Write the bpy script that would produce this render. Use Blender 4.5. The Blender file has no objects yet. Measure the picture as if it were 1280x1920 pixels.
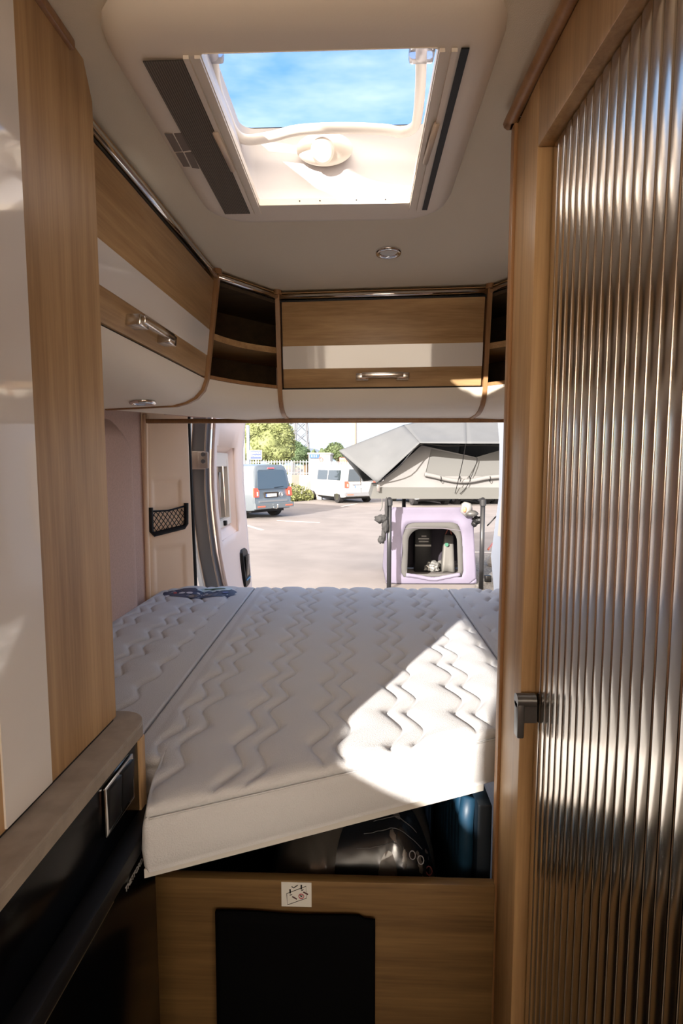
import bpy, bmesh, math, random
import numpy as np
from mathutils import Vector, Matrix, noise
R = math.radians
S = bpy.context.scene
COL = S.collection
random.seed(7)

# ------------------------------------------------------------------ camera
F, CX, CY = 1000.0, 640.0, 960.0
pit = math.atan(89 / F); yaw = math.atan(35 / (F / math.cos(pit)))
CAM = Vector((0, 0, 1.33))
FW = Vector((-math.sin(yaw) * math.cos(pit), math.cos(yaw) * math.cos(pit), -math.sin(pit)))
RT = Vector((math.cos(yaw), math.sin(yaw), 0)); UP = RT.cross(FW)
cam = bpy.data.cameras.new('camera'); co = bpy.data.objects.new('camera', cam); COL.objects.link(co)
cam.sensor_fit = 'HORIZONTAL'; cam.sensor_width = 36; cam.lens = 36 * F / 1280; cam.clip_start = 0.02; cam.clip_end = 4000
co.matrix_world = Matrix((( RT.x, UP.x, -FW.x, CAM.x), (RT.y, UP.y, -FW.y, CAM.y), (RT.z, UP.z, -FW.z, CAM.z), (0, 0, 0, 1)))
S.camera = co
def PY(x, y, v):
    d = FW + RT * ((x - CX) / F) + UP * ((CY - y) / F); return CAM + d * (v / d.y)
def PZ(x, y, z):
    d = FW + RT * ((x - CX) / F) + UP * ((CY - y) / F); return CAM + d * ((z - CAM.z) / d.z)

# ------------------------------------------------------------------ light
w = bpy.data.worlds.new('world'); S.world = w; w.use_nodes = True
nt = w.node_tree; N = nt.nodes; L = nt.links; N.clear()
SUN_EL, SUN_AZ, SKY = 19.5, 207.0, 0.78
out = N.new('ShaderNodeOutputWorld'); bg = N.new('ShaderNodeBackground'); bg.inputs[1].default_value = SKY
tc = N.new('ShaderNodeTexCoord'); sx = N.new('ShaderNodeSeparateXYZ'); gr = N.new('ShaderNodeValToRGB')
for k, (p_, c_) in enumerate(((.0, (.36, .36, .36)), (1.0, (.06, .17, .42)), (.02, (.35, .41, .49)), (.12, (.29, .39, .54)), (.35, (.15, .30, .54)), (.62, (.075, .20, .46)))):
    e = gr.color_ramp.elements[k] if k < 2 else gr.color_ramp.elements.new(p_)
    e.position = p_; e.color = (*c_, 1)
mp = N.new('ShaderNodeMapping'); mp.inputs['Scale'].default_value = (1.2, 3.0, 5)
ns = N.new('ShaderNodeTexNoise'); ns.inputs['Scale'].default_value = 1.6; ns.inputs['Detail'].default_value = 6; ns.inputs['Roughness'].default_value = .62
cr = N.new('ShaderNodeValToRGB'); cr.color_ramp.elements[0].position = .42; cr.color_ramp.elements[1].position = .74
mx = N.new('ShaderNodeMixRGB'); mx.inputs[2].default_value = (.50, .55, .60, 1)
mlt = N.new('ShaderNodeMath'); mlt.operation = 'MULTIPLY'; mlt.inputs[1].default_value = .7
L.new(tc.outputs['Generated'], sx.inputs[0]); L.new(sx.outputs['Z'], gr.inputs[0])
L.new(tc.outputs['Generated'], mp.inputs[0]); L.new(mp.outputs[0], ns.inputs[0]); L.new(ns.outputs[0], cr.inputs[0])
L.new(cr.outputs[0], mlt.inputs[0]); L.new(mlt.outputs[0], mx.inputs[0]); L.new(gr.outputs[0], mx.inputs[1])
a = R(SUN_AZ)
sunpos = Vector((math.sin(a) * math.cos(R(SUN_EL)), math.cos(a) * math.cos(R(SUN_EL)), math.sin(R(SUN_EL))))
dt = N.new('ShaderNodeVectorMath'); dt.operation = 'DOT_PRODUCT'; dt.inputs[1].default_value = sunpos      # bright warm haze around the sun
gl = N.new('ShaderNodeMapRange'); gl.interpolation_type = 'SMOOTHSTEP'; gl.inputs['From Min'].default_value = -.25; gl.inputs['From Max'].default_value = 1.0; gl.inputs['To Max'].default_value = .85
mg = N.new('ShaderNodeMixRGB'); mg.inputs[2].default_value = (2.9, 2.4, 1.85, 1)
L.new(tc.outputs['Generated'], dt.inputs[0]); L.new(dt.outputs['Value'], gl.inputs[0]); L.new(gl.outputs[0], mg.inputs[0]); L.new(mx.outputs[0], mg.inputs[1])
L.new(mg.outputs[0], bg.inputs[0]); L.new(bg.outputs[0], out.inputs[0])
sd = bpy.data.lights.new('sun', 'SUN'); so = bpy.data.objects.new('sun', sd); COL.objects.link(so)
sd.energy = 3.9; sd.angle = R(.55); sd.color = (1, .92, .83)
a = R(SUN_AZ)
sunpos = Vector((math.sin(a) * math.cos(R(SUN_EL)), math.cos(a) * math.cos(R(SUN_EL)), math.sin(R(SUN_EL))))
so.rotation_euler = (-sunpos).to_track_quat('-Z', 'Y').to_euler(); so.location = (-3, -6, 6)
S.view_settings.view_transform = 'Standard'; S.view_settings.look = 'None'; S.view_settings.gamma = 1
S.view_settings.use_curve_mapping = False; S.view_settings.exposure = 1.85

# ------------------------------------------------------------------ materials
MATS = {}
def base(name):
    m = bpy.data.materials.new(name); m.use_nodes = True
    return m, m.node_tree.nodes, m.node_tree.links, m.node_tree.nodes['Principled BSDF']
def pbr(name, c, rough=.5, metal=0, var=0, vs=8, bump=0, bs=60, coat=0, emit=0, spec=.5, alpha=1):
    if name in MATS: return MATS[name]
    m, N, L, b = base(name)
    b.inputs['Base Color'].default_value = (*c, 1); b.inputs['Roughness'].default_value = rough
    b.inputs['Metallic'].default_value = metal; b.inputs['Coat Weight'].default_value = coat
    b.inputs['Specular IOR Level'].default_value = spec
    t = N.new('ShaderNodeTexCoord')
    if var:
        n = N.new('ShaderNodeTexNoise'); n.inputs['Scale'].default_value = vs; n.inputs['Detail'].default_value = 5
        r = N.new('ShaderNodeValToRGB')
        r.color_ramp.elements[0].color = (*[max(0, x * (1 - var)) for x in c], 1); r.color_ramp.elements[1].color = (*[min(1, x * (1 + var)) for x in c], 1)
        r.color_ramp.elements[0].position = .35; r.color_ramp.elements[1].position = .65
        L.new(t.outputs['Object'], n.inputs[0]); L.new(n.outputs[0], r.inputs[0]); L.new(r.outputs[0], b.inputs['Base Color'])
    if bump:
        n2 = N.new('ShaderNodeTexNoise'); n2.inputs['Scale'].default_value = bs; n2.inputs['Detail'].default_value = 3
        bp = N.new('ShaderNodeBump'); bp.inputs['Strength'].default_value = bump; bp.inputs['Distance'].default_value = .003
        L.new(t.outputs['Object'], n2.inputs[0]); L.new(n2.outputs[0], bp.inputs['Height']); L.new(bp.outputs[0], b.inputs['Normal'])
    if emit: b.inputs['Emission Color'].default_value = (*c, 1); b.inputs['Emission Strength'].default_value = emit
    MATS[name] = m; return m
def wood(name, axis, dark=(.33, .19, .08), light=(.56, .36, .175), rough=.38):
    m, N, L, b = base(name)
    t = N.new('ShaderNodeTexCoord'); mp = N.new('ShaderNodeMapping')
    sc = [9, 9, 9]; sc[axis] = .55; mp.inputs['Scale'].default_value = sc
    n = N.new('ShaderNodeTexNoise'); n.inputs['Scale'].default_value = 3.2; n.inputs['Detail'].default_value = 7; n.inputs['Roughness'].default_value = .6; n.inputs['Distortion'].default_value = .35
    mp2 = N.new('ShaderNodeMapping'); s2 = [70, 70, 70]; s2[axis] = 2.2; mp2.inputs['Scale'].default_value = s2
    n2 = N.new('ShaderNodeTexNoise'); n2.inputs['Scale'].default_value = 3; n2.inputs['Detail'].default_value = 4
    mm = N.new('ShaderNodeMath'); mm.operation = 'MULTIPLY_ADD'; mm.inputs[1].default_value = .38
    r = N.new('ShaderNodeValToRGB'); e = r.color_ramp.elements
    e[0].position = .46; e[0].color = (*dark, 1); e[1].position = .88; e[1].color = (*light, 1)
    L.new(t.outputs['Object'], mp.inputs[0]); L.new(t.outputs['Object'], mp2.inputs[0]); L.new(mp.outputs[0], n.inputs[0]); L.new(mp2.outputs[0], n2.inputs[0])
    L.new(n2.outputs[0], mm.inputs[0]); L.new(n.outputs[0], mm.inputs[2]); L.new(mm.outputs[0], r.inputs[0]); L.new(r.outputs[0], b.inputs['Base Color'])
    bp = N.new('ShaderNodeBump'); bp.inputs['Strength'].default_value = .08; bp.inputs['Distance'].default_value = .001
    L.new(n2.outputs[0], bp.inputs['Height']); L.new(bp.outputs[0], b.inputs['Normal'])
    b.inputs['Roughness'].default_value = rough
    MATS[name] = m; return m
WX, WY, WZ = wood('wood_x', 0), wood('wood_y', 1), wood('wood_z', 2)
WE = wood('wood_edge', 2, (.27, .13, .05), (.40, .22, .10))
CEIL = pbr('ceiling_fabric', (.82, .735, .58), .9, bump=.25, bs=500)
PEL = pbr('pelmet_cream', (.88, .79, .65), .55, bump=.05, bs=400)
PLA = pbr('white_plastic', (.84, .755, .65), .42, bump=.05, bs=300)
GLO = pbr('gloss_white', (.86, .82, .77), .07, coat=.5)
CHR = pbr('chrome', (.8, .8, .8), .09, 1)
SAT = pbr('satin_metal', (.48, .48, .48), .28, 1)
BLK = pbr('black_plastic', (.008, .008, .009), .45, spec=.25)
BGL = pbr('black_gloss', (.002, .002, .0025), .18, spec=.1)
DRK = pbr('dark_interior', (.02, .015, .012), .7)
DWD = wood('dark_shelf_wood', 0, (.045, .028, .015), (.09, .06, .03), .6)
MATT = pbr('mattress_fabric', (.63, .635, .65), .85, bump=.35, bs=420)
FELT = pbr('wall_felt', (.60, .41, .33), .95, var=.06, vs=200, bump=.3, bs=700)
CREAM = pbr('cream_pillar', (.97, .73, .51), .5, bump=.06, bs=500)
PINK = pbr('door_lining', (.95, .76, .66), .5)
SKYTINT = pbr('door_white_skytint', (.58, .66, .78), .5)  # white door, bluish sky tint put into the base colour
GREYP = pbr('grey_paint', (.16, .17, .19), .35, coat=.3)
WORK = pbr('worktop_laminate', (.33, .275, .215), .55, var=.12, vs=30, bump=.06, bs=200)
TAM = pbr('tambour_silver', (.66, .62, .56), .19, 1)
CLEAR = None
def clear(name, tint=(1, 1, 1), refl=.12, rough=.02):
    m = bpy.data.materials.new(name); m.use_nodes = True; N = m.node_tree.nodes; L = m.node_tree.links; N.clear()
    o = N.new('ShaderNodeOutputMaterial'); x = N.new('ShaderNodeMixShader'); tr = N.new('ShaderNodeBsdfTransparent'); g = N.new('ShaderNodeBsdfGlossy')
    f = N.new('ShaderNodeLayerWeight'); f.inputs[0].default_value = refl
    tr.inputs[0].default_value = (*tint, 1); g.inputs['Roughness'].default_value = rough
    L.new(f.outputs['Fresnel'], x.inputs[0]); L.new(tr.outputs[0], x.inputs[1]); L.new(g.outputs[0], x.inputs[2]); L.new(x.outputs[0], o.inputs[0])
    return m
GLASS = clear('acrylic', (.95, .97, 1), .10, .08)
PLASTICBAG = clear('plastic_film', (.75, .75, .78), .35, .12)

# ------------------------------------------------------------------ mesh helpers
def nb(): return bmesh.new()
def box(bm, x0, x1, y0, y1, z0, z1, bev=0, seg=2):
    v = [bm.verts.new(p) for p in ((x0, y0, z0), (x1, y0, z0), (x1, y1, z0), (x0, y1, z0), (x0, y0, z1), (x1, y0, z1), (x1, y1, z1), (x0, y1, z1))]
    fs = [bm.faces.new([v[i] for i in q]) for q in ((0, 3, 2, 1), (4, 5, 6, 7), (0, 1, 5, 4), (1, 2, 6, 5), (2, 3, 7, 6), (3, 0, 4, 7))]
    if bev:
        es = list({e for f in fs for e in f.edges})
        bmesh.ops.bevel(bm, geom=es, offset=bev, segments=seg, affect='EDGES', profile=.5)
    return bm
def hexa(bm, p, bev=0):
    v = [bm.verts.new(q) for q in p]
    fs = [bm.faces.new([v[i] for i in q]) for q in ((0, 3, 2, 1), (4, 5, 6, 7), (0, 1, 5, 4), (1, 2, 6, 5), (2, 3, 7, 6), (3, 0, 4, 7))]
    if bev: bmesh.ops.bevel(bm, geom=list({e for f in fs for e in f.edges}), offset=bev, segments=2, affect='EDGES', profile=.5)
    return bm
def prism(bm, pts, off):
    """solid between polygon pts (3D) and the same polygon moved by off"""
    off = Vector(off); a = [bm.verts.new(p) for p in pts]; b = [bm.verts.new(Vector(p) + off) for p in pts]; n = len(pts)
    bm.faces.new(a[::-1]); bm.faces.new(b)
    for i in range(n): bm.faces.new((a[i], a[(i + 1) % n], b[(i + 1) % n], b[i]))
    return bm
def loft(bm, rings, closed=True, cap=True):
    vs = [[bm.verts.new(p) for p in r] for r in rings]; n = len(rings[0])
    for i in range(len(vs) - 1):
        for j in range(n if closed else n - 1):
            k = (j + 1) % n; bm.faces.new((vs[i][j], vs[i][k], vs[i + 1][k], vs[i + 1][j]))
    if cap and closed: bm.faces.new(vs[0][::-1]); bm.faces.new(vs[-1])
    return bm
def tube(bm, pts, r, seg=10, closed=False):
    pts = [Vector(p) for p in pts]; n = len(pts); rings = []; prev = None
    rr = r if isinstance(r, (list, tuple)) else [r] * n
    for i, p in enumerate(pts):
        a = pts[i - 1] if (i or closed) else p; b = pts[(i + 1) % n] if (i < n - 1 or closed) else p
        t = (b - a).normalized()
        if prev is None:
            u = t.cross(Vector((0, 0, 1)));
            if u.length < .1: u = t.cross(Vector((1, 0, 0)))
        else: u = prev - t * prev.dot(t)
        u.normalize(); prev = u; v = t.cross(u)
        rings.append([p + (u * math.cos(2 * math.pi * k / seg) + v * math.sin(2 * math.pi * k / seg)) * rr[i] for k in range(seg)])
    if closed: rings.append(rings[0]); return loft(bm, rings, True, False)
    return loft(bm, rings)
def smoothpath(pts, n=6):
    pts = [Vector(p) for p in pts]; o = []
    for i in range(len(pts) - 1):
        p0, p1, p2, p3 = pts[max(0, i - 1)], pts[i], pts[i + 1], pts[min(len(pts) - 1, i + 2)]
        for k in range(n):
            t = k / n; o.append(.5 * ((2 * p1) + (p2 - p0) * t + (2 * p0 - 5 * p1 + 4 * p2 - p3) * t * t + (3 * p1 - p0 - 3 * p2 + p3) * t ** 3))
    o.append(pts[-1]); return o
def cyl(bm, c, r, h, axis=2, seg=24, r2=None):
    c = Vector(c); ax = Vector([1 if i == axis else 0 for i in range(3)]); r2 = r if r2 is None else r2
    return tube(bm, [c, c + ax * h], [r, r2], seg)
def blob(bm, c, s, sub=3, amp=.1, fr=4, seed=0):
    r = bmesh.ops.create_icosphere(bm, subdivisions=sub, radius=1)
    for v in r['verts']:
        k = 1 + amp * noise.noise(v.co * fr + Vector((seed, seed * 1.7, 0)))
        v.co = Vector((c[0] + v.co.x * s[0] * k, c[1] + v.co.y * s[1] * k, c[2] + v.co.z * s[2] * k))
    return bm
def rrect(x0, x1, y0, y1, r, z, n=5):
    o = []
    for cx, cy, a0 in ((x1 - r, y1 - r, 0), (x0 + r, y1 - r, 90), (x0 + r, y0 + r, 180), (x1 - r, y0 + r, 270)):
        for k in range(n + 1):
            t = R(a0 + 90 * k / n); o.append(Vector((cx + r * math.cos(t), cy + r * math.sin(t), z)))
    return o
WL = {}
def link(name, me, mat, parent=None, smooth=False, origin=None):
    vs = me.vertices; n = len(vs); a = np.empty(n * 3, 'f'); vs.foreach_get('co', a); a = a.reshape(-1, 3)
    if parent is not None: org = Vector(WL[parent.name])
    elif origin is not None: org = Vector(origin)
    else: org = Vector(((a[:, 0].min() + a[:, 0].max()) / 2, (a[:, 1].min() + a[:, 1].max()) / 2, a[:, 2].min()))
    a = a - np.array(org, 'f'); vs.foreach_set('co', a.ravel()); me.update()
    if mat: me.materials.append(mat)
    o = bpy.data.objects.new(name, me); COL.objects.link(o)
    if parent is not None: o.parent = parent
    else: o.location = org
    WL[o.name] = org
    if smooth is True: me.polygons.foreach_set('use_smooth', [True] * len(me.polygons))
    elif smooth:
        me.polygons.foreach_set('use_smooth', [True] * len(me.polygons)); me.set_sharp_from_angle(angle=R(smooth))
    return o
def obj(name, bm, mat, parent=None, smooth=35, origin=None):
    bmesh.ops.recalc_face_normals(bm, faces=bm.faces[:])
    me = bpy.data.meshes.new(name); bm.to_mesh(me); bm.free()
    return link(name, me, mat, parent, smooth, origin)
def tag(o, label=None, cat=None, group=None, kind=None):
    if label: o['label'] = label
    if cat: o['category'] = cat
    if group: o['group'] = group
    if kind: o['kind'] = kind
    return o
def thing(name, label, cat, loc, group=None):
    o = bpy.data.objects.new(name, None); COL.objects.link(o); o.location = loc; o.empty_display_size = .05; WL[o.name] = Vector(loc)
    return tag(o, label, cat, group)
def struct(name, bm, mat, parent=None, smooth=35):
    o = obj(name, bm, mat, parent, smooth)
    if parent is None: o['kind'] = 'structure'
    return o
def copytree(o, parent=None, delta=None):
    c = o.copy(); COL.objects.link(c)
    if parent is not None: c.parent = parent
    elif delta is not None: c.location = Vector(o.location) + Vector(delta)
    for ch in list(o.children): copytree(ch, c)
    return c
def textmesh(s, size, mat, parent, M, depth=.0004, name='lettering', align='CENTER', bold=0, label=None):
    cu = bpy.data.curves.new('t', 'FONT'); cu.body = s; cu.size = size; cu.align_x = align; cu.align_y = 'CENTER'; cu.extrude = depth; cu.offset = bold
    t = bpy.data.objects.new('t', cu); COL.objects.link(t); bpy.context.view_layer.update()
    me = bpy.data.meshes.new_from_object(t.evaluated_get(bpy.context.evaluated_depsgraph_get())); bpy.data.objects.remove(t)
    me.transform(M); return link(name, me, mat, parent, False)
def frameM(o, x, y):
    x = Vector(x).normalized(); y = Vector(y).normalized(); z = x.cross(y).normalized(); o = Vector(o)
    return Matrix(((x.x, y.x, z.x, o.x), (x.y, y.y, z.y, o.y), (x.z, y.z, z.z, o.z), (0, 0, 0, 1)))

# ================================================================== SETTING
GZ = -.62
ASPH = pbr('asphalt', (.165, .150, .146), .92, var=.10, vs=1.2, bump=.5, bs=60)
bm = nb(); box(bm, -90, 90, -12, 240, GZ - .3, GZ); struct('ground', bm, ASPH)
bm = nb(); box(bm, -.86, .93, -2.2, 2.34, -.05, 0); struct('floor', bm, wood('floor_vinyl', 1, (.10, .075, .05), (.20, .15, .10)))
# ceiling with the rooflight hole
HX0, HX1, HY0, HY1 = -.222, .105, .783, 1.216
bm = nb(); xs = [-.93, -.29, .16, .98]; ys = [-1.95, .76, 1.25, 2.36]
for i in range(3):
    for j in range(3):
        if i == 1 and j == 1: continue
        box(bm, xs[i], xs[i + 1], ys[j], ys[j + 1], 1.93, 1.99)
bmesh.ops.remove_doubles(bm, verts=bm.verts[:], dist=1e-5); struct('ceiling', bm, CEIL, smooth=False)
# left wall: panel, unseen rounded window further forward, shaped to the sun patch on the bed
bm = nb(); WYa, WYb, WZa, WZb = -1.27, -.58, 1.46, 1.80
box(bm, -.93, -.875, WYb, 2.30, 0, 1.93); box(bm, -.93, -.875, -1.95, WYa, 0, 1.93); box(bm, -.93, -.875, WYa, WYb, 0, WZa); box(bm, -.93, -.875, WYa, WYb, WZb, 1.93)
for (cy, cz, sy, sz) in ((WYa, WZa, 1, 1), (WYb, WZa, -1, 1), (WYa, WZb, 1, -1), (WYb, WZb, -1, -1)):
    r_ = .07; pts = [Vector((-.93, cy, cz))] + [Vector((-.93, cy + sy * r_ * (1 - math.sin(R(10 * k))), cz + sz * r_ * (1 - math.cos(R(10 * k))))) for k in range(10)]
    prism(bm, pts, (.055, 0, 0))
struct('wall_left', bm, FELT)
bm = nb(); box(bm, -.93, .98, -2.0, -1.95, 0, 1.28); struct('front_light_block', bm, FELT)  # added unseen bulkhead, height set to keep light off the board under the bed
bm = nb(); box(bm, -.93, .98, 2.20, 2.34, 1.535, 1.93); struct('wall_rear', bm, FELT)
def wallx(y, z):
    def sm(t): t = max(0, min(1, t)); return t * t * (3 - 2 * t)
    dy = (y - 1.93); dz = (z - 1.43); r = .10
    dd = math.hypot(max(dy + r, 0), max(dz + r, 0)) - r
    b = (z - .62); k = 1 - sm(dd / .07)
    return -.885 + .048 * k + .012 * sm((y - 2.09) / .05)
bm = nb(); ny, nz = 70, 50; g = [[bm.verts.new((wallx(.88 + 1.26 * i / ny, .60 + .93 * j / nz), .88 + 1.26 * i / ny, .60 + .93 * j / nz)) for j in range(nz + 1)] for i in range(ny + 1)]
for i in range(ny):
    for j in range(nz): bm.faces.new((g[i][j], g[i + 1][j], g[i + 1][j + 1], g[i][j + 1]))
o = obj('trim_1', bm, FELT, smooth=True); o['kind'] = 'structure'; o['label'] = 'grey brown felt wall lining with a pressed recess'
md = o.modifiers.new('s', 'SOLIDIFY'); md.thickness = .004
bm = nb(); box(bm, .90, .98, -1.9, 2.30, 0, 1.93); struct('wall_right', bm, FELT)

# ------------------------------------------------- rear pillar panel, seal
tk = thing('pillar_panel', 'cream moulded plastic pillar panel beside the open rear door', 'panel', (-.80, 2.2, .5))
A0, A1 = Vector((-.868, 2.13, 0)), Vector((-.752, 2.30, 0)); d = (A1 - A0); nrm = Vector((d.y, -d.x, 0)).normalized()
def pil(u, z, off=0): return A0 + d * u + Vector((max(0, u) * float(np.interp(z, [.81, 1.14, 1.51], [PY(361, 1094, 2.3).x, PY(355, 950, 2.3).x, PY(349, 790, 2.3).x]) - A1.x), 0, z)) + nrm * off
def pilh(u, z):
    h = 0
    for (u0, u1, z0, z1) in ((.12, .86, .78, .99), (.12, .82, 1.08, 1.27)):
        e = min(u - u0, u1 - u, (z - z0) * 4.5, (z1 - z) * 4.5); h -= .006 * max(0, min(1, e / .06))
    h += .004 * math.sin(min(1, max(0, (u - .0) / .12)) * math.pi / 2) * 1
    return h
bm = nb(); nu, nz = 40, 110
g = [[bm.verts.new(pil(-.06 + 1.07 * i / nu + 0, 0.55 + 1.01 * j / nz, pilh(-.06 + 1.1 * i / nu, 0.55 + 1.01 * j / nz))) for j in range(nz + 1)] for i in range(nu + 1)]
for i in range(nu):
    for j in range(nz): bm.faces.new((g[i][j], g[i + 1][j], g[i + 1][j + 1], g[i][j + 1]))
o = obj('moulded_panel', bm, CREAM, tk, True); md = o.modifiers.new('s', 'SOLIDIFY'); md.thickness = .004; md.offset = -1
bm = nb(); tube(bm, smoothpath([pil(-.03, .55, .004), pil(-.03, .85, .006), pil(-.02, 1.2, .008), pil(.02, 1.53, .008)]), .010, 10); obj('rounded_edge', bm, CREAM, tk, True)
bm = nb(); cyl(bm, pil(.06, 1.50, .002), .004, -.004, 1, 12); obj('screw', bm, SAT, tk)
# net pocket
pk = thing('net_pocket', 'black framed elastic net pocket on the cream pillar panel', 'pocket', pil(.45, 1.07, .0))
def pp(u, z, o=.012): return pil(u, z, o)
bm = nb(); fr = [pp(.06, 1.155), pp(.06, 1.06), pp(.12, 1.045), pp(.80, 1.062), pp(.86, 1.075), pp(.88, 1.165)]
tube(bm, fr, [.010, .010, .011, .011, .010, .010], 8); tube(bm, [pp(.06, 1.14), pp(.45, 1.138), pp(.87, 1.152)], .004, 6)
obj('pocket_frame', bm, BLK, pk)
bm = nb()
for k in range(-3, 9):
    for sgn in (1, -1):
        a, b = .06 + k * .1, .06 + k * .1 + .32
        if sgn < 0: a, b = b, a
        # clip
        pts = []
        for t in np.linspace(0, 1, 9):
            u = a + (b - a) * t; z = 1.055 + .085 * t
            if .07 <= u <= .86: pts.append(pp(u, z, .010 + .006 * math.sin(math.pi * t)))
        if len(pts) > 1: tube(bm, pts, .0016, 5)
obj('elastic_net', bm, BLK, pk)
# black rubber seal around the aperture
bm = nb(); tube(bm, smoothpath([PY(351.5, 760, 2.31), PY(354, 850, 2.31), PY(358.5, 950, 2.31), PY(362, 1030, 2.31), PY(365, 1100, 2.31), PY(369, 1300, 2.31)]), .0115, 10)
o = obj('trim_2', bm, BLK, smooth=True); o['kind'] = 'structure'; o['label'] = 'black rubber seal down the left edge of the rear opening'

# ------------------------------------------------- open rear door, left
dl = thing('rear_door', 'open left rear van door with pinkish white lining and window', 'door', (-.64, 2.75, .3))
rows = [700, 760, 790, 820, 849, 900, 969, 1038, 1094, 1180, 1300]
xl = [367, 367.5, 368, 368, 368, 368, 370, 372, 373, 376, 380]; xc = [400, 400, 399, 397, 396, 395, 400, 409, 420, 440, 470]; xf = [457, 457, 457, 454, 452.5, 453, 458.5, 464, 468, 474, 484]
def interp(a, y): return float(np.interp(y, rows, a))
YH, YF = 2.42, 3.12
def zrow(y): return PY(420, y, YH).z
def doorpt(z, t, off=0):
    """t=0 hinge corner, 1 far edge; equal height along the door"""
    # pixel row at near edge for height z and at far edge
    def px(arr, Yv):
        lo, hi = 500, 1600
        for _ in range(24):
            m = (lo + hi) / 2
            if PY(interp(arr, m), m, Yv).z > z: lo = m
            else: hi = m
        return PY(interp(arr, lo), lo, Yv)
    a, b = px(xc, YH), px(xf, YF)
    p = a.lerp(b, t); return p + Vector((off, 0, 0))
zs = [.35, .5, .62, .72, .82, .92, 1.02, 1.12, 1.22, 1.32, 1.42, 1.52, 1.60, 1.70]
ca = {z: (doorpt(z, 0), doorpt(z, 1)) for z in zs}
def dp(z, t, off=0):
    xa = np.interp(z, zs, [ca[q][0].x for q in zs]); xb = np.interp(z, zs, [ca[q][1].x for q in zs])
    bow = -.02 * math.sin(math.pi * t)
    return Vector((xa + (xb - xa) * t + bow + off, YH + (YF - YH) * t, z))
WT0, WT1, WZ0, WZ1 = .12, .74, .96, 1.42      # window recess (t, z)
bm = nb(); T = sorted(set([0, .03, .06, WT0, .2, .3, .4, .5, .6, WT1, .85, .93, 1])); ZZ = sorted(set(zs + [WZ0, WZ1, 1.08, 1.17, 1.27, 1.37]))
gv = {}
for t in T:
    for z in ZZ: gv[t, z] = bm.verts.new(dp(z, t))
for i in range(len(T) - 1):
    for j in range(len(ZZ) - 1):
        if T[i] >= WT0 and T[i + 1] <= WT1 and ZZ[j] >= WZ0 and ZZ[j + 1] <= WZ1: continue
        bm.faces.new((gv[T[i], ZZ[j]], gv[T[i + 1], ZZ[j]], gv[T[i + 1], ZZ[j + 1]], gv[T[i], ZZ[j + 1]]))
o = obj('inner_lining', bm, PINK, dl, True); md = o.modifiers.new('s', 'SOLIDIFY'); md.thickness = .012; md.offset = -1
bm = nb(); rings = []
for z in ZZ: rings.append([dp(z, 0, -.10) + Vector((0, -.004, 0)), dp(z, 0, -.088) + Vector((0, -.02, 0)), dp(z, 0, -.02) + Vector((0, -.02, 0)), dp(z, 0, -.012) + Vector((0, .0, 0)), dp(z, 0, -.012) + Vector((0, .02, 0)), dp(z, 0, -.10) + Vector((0, .02, 0))])
loft(bm, rings); obj('hinge_side_shell', bm, GREYP, dl, 30)
bm = nb(); tube(bm, [dp(z, 0, -.022) + Vector((0, -.022, 0)) for z in ZZ], .004, 6); tube(bm, [dp(z, 0, -.084) + Vector((0, -.022, 0)) for z in ZZ], .003, 6)
obj('folded_seam', bm, pbr('seam_beige', (.40, .33, .28), .5), dl, True)
bm = nb()   # outer skin
T2 = [0, .25, .5, .75, 1]
rings = [[dp(z, t, -.10) for t in T2] + [dp(z, t, -.12) for t in T2[::-1]] for z in ZZ if z > 1.44]
loft(bm, rings); rings = [[dp(z, t, -.10) for t in T2] + [dp(z, t, -.12) for t in T2[::-1]] for z in ZZ if z < .97]; loft(bm, rings); obj('outer_skin', bm, SKYTINT, dl, 30)
bm = nb(); rings = [[dp(z, 1, -.11) + Vector((0, -.0, 0)), dp(z, 1, -.002), dp(z, 1, -.002) + Vector((0, .015, 0)), dp(z, 1, -.11) + Vector((0, .015, 0))] for z in ZZ]
loft(bm, rings); obj('closing_edge', bm, PINK, dl, 30)
# recess walls, window
wn = None
def rq(t0, t1, z0, z1, off): return [dp(z0, t0, off), dp(z0, t1, off), dp(z1, t1, off), dp(z1, t0, off)]
bm = nb(); outer = rq(WT0, WT1, WZ0, WZ1, 0); inn = rq(WT0 + .05, WT1 - .04, WZ0 + .05, WZ1 - .03, -.035)
loft(bm, [outer, inn], True, False); obj('window_reveal', bm, PINK, dl, False)
t0, t1, z0, z1 = WT0 + .05, WT1 - .04, WZ0 + .05, WZ1 - .03
fr = None
bm = nb()
for q in ((t0, t1, z0, z0 + .035), (t0, t1, z1 - .07, z1), (t0, t0 + .05, z0, z1), (t1 - .04, t1, z0, z1)):
    a = rq(q[0], q[1], q[2], q[3], -.04); b = rq(q[0], q[1], q[2], q[3], -.018); loft(bm, [a, b])
fr = obj('window_frame', bm, PLA, dl, 30)
bm = nb(); loft(bm, [rq(t0 + .04, t1 - .03, z0 + .03, z1 - .06, -.045), rq(t0 + .04, t1 - .03, z0 + .03, z1 - .06, -.040)])
obj('pane', bm, pbr('tinted_pane', (.01, .012, .012), .03, coat=1), fr, False)
bm = nb(); box(bm, *(sorted((dp(1.0, .42, -.03).x, dp(1.0, .42, .0).x))), dp(1, .42).y, dp(1, .42).y + .03, z0 + .005, z0 + .03, .003); obj('latch', bm, BLK, fr)
for tt in (.33, .52):
    bm = nb(); a = dp(1.2, tt, -.034); box(bm, a.x - .004, a.x + .004, a.y, a.y + .018, z0 + .12, z1 - .1, .002); obj('window_stay', bm, SAT, fr)
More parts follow.
